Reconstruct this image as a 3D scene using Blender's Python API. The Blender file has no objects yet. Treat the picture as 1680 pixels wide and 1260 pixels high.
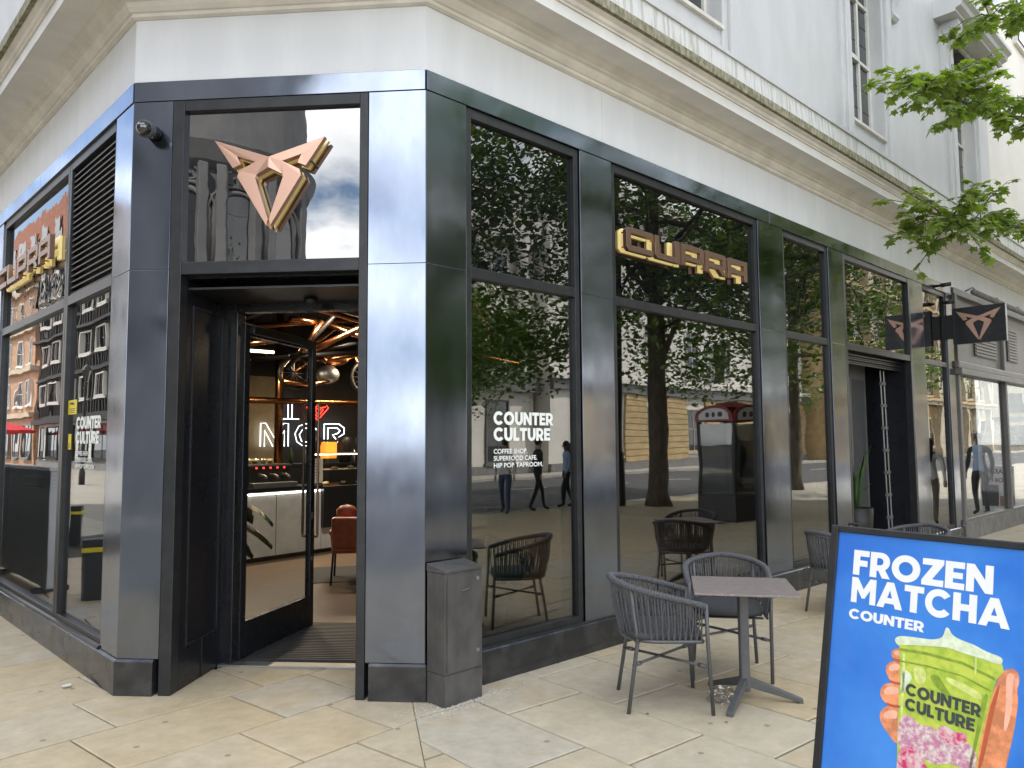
import bpy, bmesh, math, random
import numpy as np
from mathutils import Vector, Matrix
R = math.radians
rnd = random.Random(7)
scene = bpy.context.scene
COL = scene.collection

# ------------------------------------------------------------------ camera
yaw, pitch, roll = R(45.946), R(4.285), R(-0.377)
fwd = Vector((math.cos(yaw) * math.cos(pitch), math.sin(yaw) * math.cos(pitch), math.sin(pitch)))
right = Vector((math.sin(yaw), -math.cos(yaw), 0))
up = right.cross(fwd)
rx = right * math.cos(roll) + up * math.sin(roll)
ru = up * math.cos(roll) - right * math.sin(roll)
CAM = Vector((-3.206, -4.158, 1.70))
cam = bpy.data.cameras.new('camera')
cam.lens = 27.13; cam.sensor_width = 36; cam.clip_start = 0.05; cam.clip_end = 900
camo = bpy.data.objects.new('camera', cam); COL.objects.link(camo)
m = Matrix((rx, ru, -fwd)).transposed().to_4x4(); m.translation = CAM
camo.matrix_world = m
scene.camera = camo

# ------------------------------------------------------------------ sky, sun, exposure
SUN_AZ, SUN_EL = R(47), R(50)          # azimuth measured from +X towards +Y
world = bpy.data.worlds.new('World'); scene.world = world; world.use_nodes = True
wt = world.node_tree; wt.nodes.clear()
def wn(t, **k):
    n = wt.nodes.new(t)
    for a, b in k.items(): setattr(n, a, b)
    return n
sky = wn('ShaderNodeTexSky', sky_type='NISHITA', sun_disc=False, sun_elevation=SUN_EL,
         sun_rotation=math.pi / 2 - SUN_AZ, air_density=1.0, dust_density=1.2, ozone_density=1.0)
tc = wn('ShaderNodeTexCoord')
mp = wn('ShaderNodeMapping'); mp.inputs['Scale'].default_value = (1, 1, 2.0); mp.inputs['Location'].default_value = (0.42, 0.1, 0.3)
nz = wn('ShaderNodeTexNoise'); nz.inputs['Scale'].default_value = 2.6; nz.inputs['Detail'].default_value = 7; nz.inputs['Roughness'].default_value = 0.55
rp = wn('ShaderNodeValToRGB'); rp.color_ramp.elements[0].position = 0.45; rp.color_ramp.elements[1].position = 0.55
nz2 = wn('ShaderNodeTexNoise'); nz2.inputs['Scale'].default_value = 5; nz2.inputs['Detail'].default_value = 5
cl = wn('ShaderNodeValToRGB'); cl.color_ramp.elements[0].color = (9.5, 9.8, 10.2, 1); cl.color_ramp.elements[1].color = (15, 15, 14.8, 1)
cl.color_ramp.elements[0].position = 0.3; cl.color_ramp.elements[1].position = 0.62
mx = wn('ShaderNodeMixRGB'); bg = wn('ShaderNodeBackground'); wo = wn('ShaderNodeOutputWorld')
bg.inputs['Strength'].default_value = 0.12
L = wt.links.new
L(tc.outputs['Generated'], mp.inputs['Vector']); L(mp.outputs[0], nz.inputs['Vector']); L(mp.outputs[0], nz2.inputs['Vector'])
sx = wn('ShaderNodeSeparateXYZ'); L(tc.outputs['Generated'], sx.inputs[0])
hz = wn('ShaderNodeMapRange'); hz.inputs['From Min'].default_value = 0.05; hz.inputs['From Max'].default_value = 0.62; hz.inputs['To Min'].default_value = 0.10; hz.inputs['To Max'].default_value = -0.03
L(sx.outputs['Z'], hz.inputs[0]); ad = wn('ShaderNodeMath', operation='ADD'); L(nz.outputs['Fac'], ad.inputs[0]); L(hz.outputs[0], ad.inputs[1])   # cloud thickens towards the horizon
L(ad.outputs[0], rp.inputs[0]); L(nz2.outputs['Fac'], cl.inputs[0])
L(rp.outputs[0], mx.inputs[0]); L(sky.outputs[0], mx.inputs[1]); L(cl.outputs[0], mx.inputs[2])
L(mx.outputs[0], bg.inputs[0]); L(bg.outputs[0], wo.inputs[0])
sun = bpy.data.lights.new('sun', 'SUN'); sun.energy = 3.2; sun.angle = R(0.6); sun.color = (1, 0.95, 0.87)
suno = bpy.data.objects.new('sun', sun); COL.objects.link(suno)
sd = Vector((math.cos(SUN_AZ) * math.cos(SUN_EL), math.sin(SUN_AZ) * math.cos(SUN_EL), math.sin(SUN_EL)))
suno.rotation_euler = sd.to_track_quat('Z', 'Y').to_euler(); suno.location = sd * 60
scene.view_settings.view_transform = 'Standard'; scene.view_settings.look = 'None'
scene.view_settings.exposure = 1.42; scene.view_settings.gamma = 1
scene.view_settings.use_curve_mapping = False
scene.cycles.use_denoising = True
scene.cycles.max_bounces = 10; scene.cycles.glossy_bounces = 6; scene.cycles.transparent_max_bounces = 16
scene.cycles.diffuse_bounces = 4; scene.cycles.caustics_reflective = False; scene.cycles.caustics_refractive = False
scene.cycles.sample_clamp_indirect = 6

# ------------------------------------------------------------------ materials
MATS = {}
def new_mat(name):
    m = bpy.data.materials.new(name); m.use_nodes = True; MATS[name] = m
    nt = m.node_tree; b = nt.nodes['Principled BSDF']
    return m, nt, b
def N(nt, t, **k):
    n = nt.nodes.new(t)
    for a, b in k.items(): setattr(n, a, b)
    return n
def pm(name, col, rough=0.5, metal=0.0, var=0.0, vs=6.0, bump=0.0, bs=60.0, rvar=0.0, ior=1.5, emit=None, es=0.0,
       stretch=(1, 1, 1), col2=None, coat=0.0, sheen=0.0, spos=(0.42, 0.62)):
    m, nt, b = new_mat(name); lk = nt.links.new
    b.inputs['Base Color'].default_value = (*col, 1); b.inputs['Roughness'].default_value = rough
    b.inputs['Metallic'].default_value = metal; b.inputs['IOR'].default_value = ior
    b.inputs['Coat Weight'].default_value = coat
    if emit: b.inputs['Emission Color'].default_value = (*emit, 1); b.inputs['Emission Strength'].default_value = es
    g = N(nt, 'ShaderNodeNewGeometry'); mp = N(nt, 'ShaderNodeMapping'); mp.inputs['Scale'].default_value = stretch
    lk(g.outputs['Position'], mp.inputs['Vector'])
    if var or col2:
        n = N(nt, 'ShaderNodeTexNoise'); n.inputs['Scale'].default_value = vs; n.inputs['Detail'].default_value = 6; n.inputs['Roughness'].default_value = 0.6
        lk(mp.outputs[0], n.inputs['Vector'])
        r = N(nt, 'ShaderNodeValToRGB'); r.color_ramp.elements[0].position = spos[0]; r.color_ramp.elements[1].position = spos[1]
        if col2: r.color_ramp.elements[0].color = (*col2, 1); r.color_ramp.elements[1].color = (*col, 1)
        else:
            r.color_ramp.elements[0].color = (*[c * (1 - var) for c in col], 1); r.color_ramp.elements[1].color = (*[min(1, c * (1 + var * .6)) for c in col], 1)
        lk(n.outputs['Fac'], r.inputs[0]); lk(r.outputs[0], b.inputs['Base Color'])
    if rvar:
        n2 = N(nt, 'ShaderNodeTexNoise'); n2.inputs['Scale'].default_value = vs * 1.3; n2.inputs['Detail'].default_value = 5
        lk(mp.outputs[0], n2.inputs['Vector'])
        mr = N(nt, 'ShaderNodeMapRange'); mr.inputs['From Min'].default_value = .35; mr.inputs['From Max'].default_value = .68
        mr.inputs['To Min'].default_value = max(0, rough - rvar); mr.inputs['To Max'].default_value = rough + rvar
        lk(n2.outputs['Fac'], mr.inputs[0]); lk(mr.outputs[0], b.inputs['Roughness'])
    if bump:
        n3 = N(nt, 'ShaderNodeTexNoise'); n3.inputs['Scale'].default_value = bs; n3.inputs['Detail'].default_value = 4
        lk(mp.outputs[0], n3.inputs['Vector'])
        bp = N(nt, 'ShaderNodeBump'); bp.inputs['Strength'].default_value = bump; bp.inputs['Distance'].default_value = 0.01
        lk(n3.outputs['Fac'], bp.inputs['Height']); lk(bp.outputs[0], b.inputs['Normal'])
    return m

pm('panel', (0.215, 0.245, 0.31), 0.12, 1.0, var=0.07, vs=3.5, rvar=0.035, stretch=(1, 1, .5), bump=0.010, bs=1.1)
pm('plinth', (0.085, 0.088, 0.095), 0.24, 0.75, var=0.25, vs=5, rvar=0.08)
pm('frame', (0.028, 0.030, 0.033), 0.38, 0.3, var=0.2, vs=9)
pm('black_paint', (0.012, 0.013, 0.016), 0.28, 0.0, rvar=0.06, vs=4)
pm('reveal', (0.010, 0.011, 0.015), 0.30, 0.0, rvar=0.05, vs=3)
pm('black_glass', (0.004, 0.004, 0.005), 0.0, 0.0, ior=2.1, bump=.25, bs=.9)
pm('entrance_glass', (0.004, 0.004, 0.005), 0.0, 0.0, ior=3.0, bump=.15, bs=.9)
pm('dark_pane', (0.03, 0.033, 0.035), 0.0, 0.0, ior=1.8)
pm('stucco', (0.66, 0.675, 0.685), 0.6, var=0.045, vs=2.2, bump=0.05, bs=25, rvar=.05, stretch=(1.6, 1.6, .35))
pm('stucco_old', (0.545, 0.55, 0.55), 0.65, var=0.045, vs=2.6, bump=0.08, bs=30, stretch=(1.2, 1.2, .5))
pm('cornice', (0.68, 0.65, 0.585), 0.7, var=0.10, vs=3, bump=0.08, bs=40)
pm('corona', (0.74, 0.735, 0.71), 0.6, var=0.06, vs=3)
pm('streaked', (0.62, 0.62, 0.60), 0.75, var=0.1, vs=7, bump=0.15, bs=30, stretch=(3.5, 3.5, .3), col2=(0.42, 0.41, 0.36), spos=(0.36, 0.52))
pm('moss', (0.36, 0.335, 0.26), 0.9, bump=0.4, bs=50, vs=16, stretch=(1.5, 1.5, .8), col2=(0.15, 0.145, 0.075), spos=(0.38, 0.68))
pm('mullion_white', (0.66, 0.65, 0.60), 0.5, var=.06, vs=6)
pm('copper', (0.62, 0.385, 0.29), 0.36, 0.75, var=0.03, vs=3)
pm('bronze', (0.27, 0.17, 0.125), 0.34, 0.8, var=0.05, vs=5)
pm('gold_edge', (0.75, 0.60, 0.25), 0.35, 0.6, emit=(1.0, 0.74, 0.28), es=0.06)
pm('gold_glow', (0.75, 0.60, 0.25), 0.35, 0.2, emit=(1.0, 0.76, 0.30), es=0.17)
pm('grey_plastic', (0.075, 0.078, 0.083), 0.45, var=0.1, vs=20)
pm('screen_grey', (0.55, 0.56, 0.59), 0.5, var=.06, vs=3)
pm('powder_grey', (0.105, 0.108, 0.115), 0.42, 0.2, var=.08, vs=20)
pm('cushion', (0.045, 0.047, 0.052), 0.7, bump=.1, bs=300)
pm('cabinet', (0.075, 0.073, 0.072), 0.40, 0.0, var=0.22, vs=7, rvar=.1, bump=.03, bs=40, stretch=(1, 1, .6))
pm('steel', (0.55, 0.55, 0.55), 0.3, 1.0)
pm('dull_steel', (0.35, 0.36, 0.37), 0.42, 0.9)
pm('white_print', (0.80, 0.83, 0.80), 0.5)
pm('yellow', (0.75, 0.60, 0.03), 0.45)
pm('black', (0.01, 0.01, 0.01), 0.4)
pm('white', (0.8, 0.8, 0.79), 0.45)
pm('poster_blue', (0.065, 0.285, 0.80), 0.30, col2=(0.022, 0.155, 0.62), vs=1.3, coat=.5, spos=(.38, .66))
pm('skin_light_print', (0.92, 0.50, 0.36), 0.3, coat=.4, var=.08, vs=30)
pm('skin_shade_print', (0.50, 0.12, 0.05), 0.35, coat=.4, var=.1, vs=30)
pm('lime_light_print', (0.68, 0.76, 0.25), 0.3, coat=.4, var=.15, vs=40)
pm('poster_white', (0.86, 0.88, 0.88), 0.3, coat=.4)
pm('skin_print', (0.80, 0.30, 0.14), 0.35, var=.28, vs=22, coat=.4)
pm('nail_print', (0.85, 0.42, 0.32), 0.3, coat=.4)
pm('cream_print', (0.74, 0.84, 0.62), 0.3, var=.12, vs=40, coat=.4)
pm('matcha_print', (0.36, 0.52, 0.055), 0.3, col2=(0.56, 0.66, 0.10), vs=26, coat=.4)
pm('matcha_dark', (0.27, 0.40, 0.05), 0.3, var=.2, vs=40, coat=.4)
pm('berry_print', (0.62, 0.03, 0.14), 0.3, col2=(0.74, 0.55, 0.58), vs=45, coat=.4)
pm('swirl_print', (0.74, 0.70, 0.62), 0.3, col2=(0.55, 0.22, 0.36), vs=60, coat=.4)
pm('grey_print', (0.05, 0.065, 0.06), 0.4)
pm('bark', (0.15, 0.125, 0.095), 0.9, var=.3, vs=10, bump=.6, bs=25, stretch=(1, 1, .3))
pm('twig', (0.07, 0.075, 0.035), 0.8)
pm('asphalt', (0.085, 0.085, 0.085), 0.85, var=.15, vs=1.3, bump=.2, bs=120)
pm('kerb_stone', (0.36, 0.35, 0.33), 0.75, var=.12, vs=5)
pm('grit', (0.66, 0.63, 0.58), 0.8, var=.3, vs=60)
pm('line_white', (0.7, 0.7, 0.68), 0.7)
pm('mortar', (0.05, 0.043, 0.034), 0.9, var=.25, vs=15)
# interior
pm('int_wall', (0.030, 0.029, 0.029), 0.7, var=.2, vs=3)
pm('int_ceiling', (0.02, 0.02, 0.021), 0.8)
pm('int_plaster', (0.42, 0.33, 0.20), 0.7, var=.12, vs=4)
pm('concrete', (0.50, 0.50, 0.49), 0.55, var=.12, vs=3)
pm('counter_black', (0.014, 0.015, 0.017), 0.3)
pm('copper_pipe', (0.62, 0.27, 0.12), 0.25, 1.0, var=.1, vs=8)
pm('dark_pipe', (0.05, 0.045, 0.042), 0.4, .6)
pm('red_leather', (0.33, 0.085, 0.04), 0.42, var=.15, vs=14)
pm('mat_rubber', (0.022, 0.023, 0.025), 0.6)
pm('rug', (0.025, 0.027, 0.03), 0.95)
pm('leaf_in', (0.035, 0.085, 0.022), 0.35, var=.25, vs=9)
pm('pot_black', (0.015, 0.015, 0.016), 0.5)
pm('neon_white', (0.9, 0.9, 0.9), 0.4, emit=(0.86, 0.93, 1.0), es=1.9)
pm('neon_red', (0.9, 0.05, 0.03), 0.4, emit=(1.0, 0.05, 0.03), es=1.6)
pm('lamp_warm', (1, .8, .5), 0.4, emit=(1.0, 0.78, 0.45), es=5.0)
pm('lamp_white', (1, 1, 1), 0.4, emit=(1.0, 0.95, 0.85), es=4.0)
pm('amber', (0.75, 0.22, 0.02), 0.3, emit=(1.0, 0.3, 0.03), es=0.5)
pm('red_paint', (0.26, 0.02, 0.022), 0.35)
pm('paper', (0.55, 0.52, 0.45), 0.7, var=.1, vs=30)
pm('scrap', (0.45, 0.62, 0.60), 0.6, col2=(0.75, 0.74, 0.70), vs=30)
# street
pm('brick_red', (0.34, 0.13, 0.075), 0.85, var=.2, vs=4)
pm('terracotta', (0.44, 0.26, 0.15), 0.8, var=.15, vs=2)
pm('sandstone', (0.50, 0.365, 0.185), 0.85, var=.16, vs=1.6, bump=.2, bs=12)
pm('sandstone_trim', (0.50, 0.43, 0.31), 0.85, var=.15, vs=2)
pm('white_render', (0.70, 0.665, 0.61), 0.7, var=.05, vs=.8)
pm('grey_stone', (0.17, 0.17, 0.172), 0.8, var=.12, vs=1.2, bump=.2, bs=10)
pm('tudor_white', (0.62, 0.60, 0.55), 0.75)
pm('tudor_black', (0.012, 0.011, 0.010), 0.7)
pm('roof_slate', (0.16, 0.165, 0.17), 0.8, var=.2, vs=3)
pm('canvas_red', (0.62, 0.035, 0.045), 0.8)
pm('cast_black', (0.018, 0.018, 0.02), 0.45)
pm('shop_grey', (0.15, 0.147, 0.14), 0.45, var=.12, vs=3)
pm('shop_stone', (0.20, 0.195, 0.19), 0.6, var=.2, vs=6, bump=.1, bs=40)
pm('skin', (0.20, 0.10, 0.065), 0.5); pm('skin_light', (0.55, 0.35, 0.26), 0.5)
pm('cloth_dark', (0.015, 0.017, 0.022), 0.85); pm('cloth_blue', (0.35, 0.48, 0.66), 0.85); pm('cloth_olive', (0.14, 0.12, 0.09), 0.85)
pm('cloth_white', (0.65, 0.64, 0.62), 0.85); pm('cloth_denim', (0.06, 0.085, 0.15), 0.85); pm('hair', (0.012, 0.009, 0.008), 0.6)
pm('cloth_brown', (0.25, 0.17, 0.11), 0.85)

def mat_clear(name, f0, tint):
    m, nt, b = new_mat(name); nt.nodes.remove(b); lk = nt.links.new
    out = nt.nodes['Material Output']; g = N(nt, 'ShaderNodeNewGeometry')
    d = N(nt, 'ShaderNodeVectorMath', operation='DOT_PRODUCT'); lk(g.outputs['Incoming'], d.inputs[0]); lk(g.outputs['Normal'], d.inputs[1])
    a = N(nt, 'ShaderNodeMath', operation='ABSOLUTE'); lk(d.outputs['Value'], a.inputs[0])
    s = N(nt, 'ShaderNodeMath', operation='SUBTRACT'); s.inputs[0].default_value = 1; lk(a.outputs[0], s.inputs[1])
    p = N(nt, 'ShaderNodeMath', operation='POWER'); lk(s.outputs[0], p.inputs[0]); p.inputs[1].default_value = 5
    q = N(nt, 'ShaderNodeMath', operation='MULTIPLY_ADD'); lk(p.outputs[0], q.inputs[0]); q.inputs[1].default_value = 1 - f0; q.inputs[2].default_value = f0
    t = N(nt, 'ShaderNodeBsdfTransparent'); t.inputs[0].default_value = (*tint, 1)
    gl = N(nt, 'ShaderNodeBsdfGlossy'); gl.inputs['Roughness'].default_value = 0.0; gl.inputs['Color'].default_value = (1, 1, 1, 1)
    wv = N(nt, 'ShaderNodeTexNoise'); wv.inputs['Scale'].default_value = .9; wv.inputs['Detail'].default_value = 2; lk(g.outputs['Position'], wv.inputs['Vector'])
    wb = N(nt, 'ShaderNodeBump'); wb.inputs['Strength'].default_value = .25; wb.inputs['Distance'].default_value = .01; lk(wv.outputs['Fac'], wb.inputs['Height']); lk(wb.outputs[0], gl.inputs['Normal'])
    x = N(nt, 'ShaderNodeMixShader'); lk(q.outputs[0], x.inputs[0]); lk(t.outputs[0], x.inputs[1]); lk(gl.outputs[0], x.inputs[2])
    lk(x.outputs[0], out.inputs['Surface'])
mat_clear('clear_glass', 0.17, (0.52, 0.54, 0.54))
mat_clear('door_glass', 0.035, (0.86, 0.87, 0.87))
mat_clear('film', 0.10, (0.86, 0.86, 0.86))

def mat_leaf(name, c1, c2, trans=0.35):
    m, nt, b = new_mat(name); nt.nodes.remove(b); lk = nt.links.new
    out = nt.nodes['Material Output']; g = N(nt, 'ShaderNodeNewGeometry')
    n = N(nt, 'ShaderNodeTexNoise'); n.inputs['Scale'].default_value = 1.4; n.inputs['Detail'].default_value = 6; lk(g.outputs['Position'], n.inputs['Vector'])
    r = N(nt, 'ShaderNodeValToRGB'); r.color_ramp.elements[0].position = .35; r.color_ramp.elements[1].position = .65
    r.color_ramp.elements[0].color = (*c1, 1); r.color_ramp.elements[1].color = (*c2, 1); lk(n.outputs['Fac'], r.inputs[0])
    d = N(nt, 'ShaderNodeBsdfPrincipled'); d.inputs['Roughness'].default_value = .45; lk(r.outputs[0], d.inputs['Base Color'])
    t = N(nt, 'ShaderNodeBsdfTranslucent'); h = N(nt, 'ShaderNodeMixRGB', blend_type='MULTIPLY'); h.inputs[0].default_value = 1; h.inputs[2].default_value = (1.3, 1.5, .5, 1)
    lk(r.outputs[0], h.inputs[1]); lk(h.outputs[0], t.inputs[0])
    x = N(nt, 'ShaderNodeMixShader'); x.inputs[0].default_value = trans; lk(d.outputs[0], x.inputs[1]); lk(t.outputs[0], x.inputs[2]); lk(x.outputs[0], out.inputs['Surface'])
mat_leaf('leaf', (0.06, 0.11, 0.022), (0.13, 0.20, 0.04))
mat_leaf('maple_leaf', (0.12, 0.18, 0.032), (0.25, 0.32, 0.075), .5)

def mat_paver():
    m, nt, b = new_mat('paver'); lk = nt.links.new
    oi = N(nt, 'ShaderNodeObjectInfo'); g = N(nt, 'ShaderNodeNewGeometry')
    r = N(nt, 'ShaderNodeValToRGB'); cr = r.color_ramp; cr.interpolation = 'LINEAR'
    cols = [(0, (.50, .43, .315)), (.22, (.50, .405, .26)), (.45, (.485, .43, .335)), (.65, (.49, .41, .285)), (.82, (.46, .42, .34)), (1, (.515, .445, .325))]
    cr.elements[0].position = 0; cr.elements[0].color = (*cols[0][1], 1); cr.elements[1].position = 1; cr.elements[1].color = (*cols[-1][1], 1)
    for p, c in cols[1:-1]:
        e = cr.elements.new(p); e.color = (*c, 1)
    lk(oi.outputs['Random'], r.inputs[0])
    # warm iron staining with shape of its own
    off = N(nt, 'ShaderNodeVectorMath', operation='MULTIPLY_ADD'); lk(g.outputs['Position'], off.inputs[0]); off.inputs[1].default_value = (1, 1, 1)
    cb = N(nt, 'ShaderNodeCombineXYZ'); ml = N(nt, 'ShaderNodeMath', operation='MULTIPLY'); ml.inputs[1].default_value = 37; lk(oi.outputs['Random'], ml.inputs[0])
    lk(ml.outputs[0], cb.inputs[2]); lk(cb.outputs[0], off.inputs[2])
    n1 = N(nt, 'ShaderNodeTexNoise'); n1.inputs['Scale'].default_value = 1.5; n1.inputs['Detail'].default_value = 7; n1.inputs['Distortion'].default_value = .9; lk(off.outputs[0], n1.inputs['Vector'])
    r1 = N(nt, 'ShaderNodeValToRGB'); r1.color_ramp.elements[0].position = .52; r1.color_ramp.elements[1].position = .66
    r1.color_ramp.elements[0].color = (0, 0, 0, 1); r1.color_ramp.elements[1].color = (.42, .42, .42, 1); lk(n1.outputs['Fac'], r1.inputs[0])
    m1 = N(nt, 'ShaderNodeMixRGB'); lk(r1.outputs[0], m1.inputs[0]); lk(r.outputs[0], m1.inputs[1]); m1.inputs[2].default_value = (.45, .345, .20, 1)
    n2 = N(nt, 'ShaderNodeTexNoise'); n2.inputs['Scale'].default_value = 8; n2.inputs['Detail'].default_value = 9; n2.inputs['Roughness'].default_value = .7; lk(off.outputs[0], n2.inputs['Vector'])
    r2 = N(nt, 'ShaderNodeValToRGB'); r2.color_ramp.elements[0].position = .3; r2.color_ramp.elements[1].position = .68
    r2.color_ramp.elements[0].color = (.78, .77, .75, 1); r2.color_ramp.elements[1].color = (1.10, 1.10, 1.10, 1); lk(n2.outputs['Fac'], r2.inputs[0])
    m2 = N(nt, 'ShaderNodeMixRGB', blend_type='MULTIPLY'); m2.inputs[0].default_value = .9; lk(m1.outputs[0], m2.inputs[1]); lk(r2.outputs[0], m2.inputs[2])
    # chewing gum spots
    v = N(nt, 'ShaderNodeTexVoronoi'); v.voronoi_dimensions = '2D'; v.inputs['Scale'].default_value = 1.25; lk(off.outputs[0], v.inputs['Vector'])
    r3 = N(nt, 'ShaderNodeValToRGB'); r3.color_ramp.elements[0].position = .016; r3.color_ramp.elements[1].position = .026
    r3.color_ramp.elements[0].color = (.42, .42, .42, 1); r3.color_ramp.elements[1].color = (1, 1, 1, 1); lk(v.outputs['Distance'], r3.inputs[0])
    m3 = N(nt, 'ShaderNodeMixRGB', blend_type='MULTIPLY'); m3.inputs[0].default_value = .8; lk(m2.outputs[0], m3.inputs[1]); lk(r3.outputs[0], m3.inputs[2])
    lk(m3.outputs[0], b.inputs['Base Color']); b.inputs['Roughness'].default_value = .62
    bp = N(nt, 'ShaderNodeBump'); bp.inputs['Strength'].default_value = .28; bp.inputs['Distance'].default_value = .006; lk(n2.outputs['Fac'], bp.inputs['Height']); lk(bp.outputs[0], b.inputs['Normal'])
mat_paver()
def mat_brick(name, c1, c2, mortar, sc, w, h, ms=.02, rough=.8):
    m, nt, b = new_mat(name); lk = nt.links.new
    g = N(nt, 'ShaderNodeNewGeometry'); t = N(nt, 'ShaderNodeTexBrick'); lk(g.outputs['Position'], t.inputs['Vector'])
    t.inputs['Color1'].default_value = (*c1, 1); t.inputs['Color2'].default_value = (*c2, 1); t.inputs['Mortar'].default_value = (*mortar, 1)
    t.inputs['Scale'].default_value = sc; t.inputs['Brick Width'].default_value = w; t.inputs['Row Height'].default_value = h; t.inputs['Mortar Size'].default_value = ms
    n = N(nt, 'ShaderNodeTexNoise'); n.inputs['Scale'].default_value = .7; n.inputs['Detail'].default_value = 8; lk(g.outputs['Position'], n.inputs['Vector'])
    r = N(nt, 'ShaderNodeMapRange'); r.inputs['To Min'].default_value = .7; r.inputs['To Max'].default_value = 1.2; lk(n.outputs['Fac'], r.inputs[0])
    mm = N(nt, 'ShaderNodeVectorMath', operation='SCALE'); lk(t.outputs['Color'], mm.inputs[0]); lk(r.outputs[0], mm.inputs['Scale'])
    lk(mm.outputs[0], b.inputs['Base Color']); b.inputs['Roughness'].default_value = rough
mat_brick('far_paving', (.46, .42, .34), (.43, .40, .33), (.2, .18, .15), 1, .9, .62, .012)
mat_brick('setts', (.36, .32, .26), (.30, .28, .24), (.17, .16, .14), 1, .24, .13, .012)
mat_brick('wood_floor', (.135, .098, .07), (.105, .075, .053), (.045, .03, .022), 1, 1.8, .16, .004, .35)
def mat_tabletop():
    m, nt, b = new_mat('table_top'); lk = nt.links.new
    g = N(nt, 'ShaderNodeNewGeometry'); n = N(nt, 'ShaderNodeTexNoise'); n.inputs['Scale'].default_value = 3.5; n.inputs['Detail'].default_value = 5; n.inputs['Distortion'].default_value = 1.2
    mp = N(nt, 'ShaderNodeMapping'); mp.inputs['Rotation'].default_value = (0, 0, .5); mp.inputs['Scale'].default_value = (1, 3.2, 1); lk(g.outputs['Position'], mp.inputs[0]); lk(mp.outputs[0], n.inputs['Vector'])
    r = N(nt, 'ShaderNodeValToRGB'); e = r.color_ramp.elements; e[0].position = .485; e[0].color = (.225, .192, .178, 1); e[1].position = .5; e[1].color = (.33, .295, .275, 1)
    x = e.new(.515); x.color = (.235, .20, .186, 1)
    lk(n.outputs['Fac'], r.inputs[0]); lk(r.outputs[0], b.inputs['Base Color']); b.inputs['Roughness'].default_value = .42
mat_tabletop()
def mat_rope():
    m, nt, b = new_mat('rope'); lk = nt.links.new
    tc = N(nt, 'ShaderNodeTexCoord'); w = N(nt, 'ShaderNodeTexNoise'); w.inputs['Scale'].default_value = 260; w.inputs['Detail'].default_value = 2; lk(tc.outputs['Object'], w.inputs['Vector'])
    r = N(nt, 'ShaderNodeValToRGB'); r.color_ramp.elements[0].color = (.045, .046, .05, 1); r.color_ramp.elements[1].color = (.15, .152, .165, 1); r.color_ramp.elements[0].position = .35; r.color_ramp.elements[1].position = .65
    lk(w.outputs['Fac'], r.inputs[0]); lk(r.outputs[0], b.inputs['Base Color']); b.inputs['Roughness'].default_value = .9
    bp = N(nt, 'ShaderNodeBump'); bp.inputs['Strength'].default_value = .5; bp.inputs['Distance'].default_value = .003; lk(w.outputs['Fac'], bp.inputs['Height']); lk(bp.outputs[0], b.inputs['Normal'])
mat_rope()

# ------------------------------------------------------------------ helpers
class Fr:
    """a vertical frame: u along the wall, n outwards, z up"""
    def __init__(s, o, u, n): s.o, s.u, s.n = Vector(o), Vector(u).normalized(), Vector(n).normalized()
    def p(s, u, n, z): return s.o + s.u * u + s.n * n + Vector((0, 0, z))
CD = Vector((math.cos(R(131.21)), math.sin(R(131.21)), 0)); CN = Vector((-CD.y, CD.x, 0))
if CN.dot(CAM) < 0: CN = -CN
CW = 2.13
PL = CD * CW
FR = Fr((0, 0, 0), (1, 0, 0), (0, -1, 0))
FC = Fr((0, 0, 0), CD, CN)
FL = Fr(PL, (0, 1, 0), (-1, 0, 0))
FW = Fr((0, 0, 0), (1, 0, 0), (0, 1, 0))     # plain world axes
def W(o=(0, 0, 0), a=0): return Fr(o, (math.cos(a), math.sin(a), 0), (-math.sin(a), math.cos(a), 0))

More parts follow.
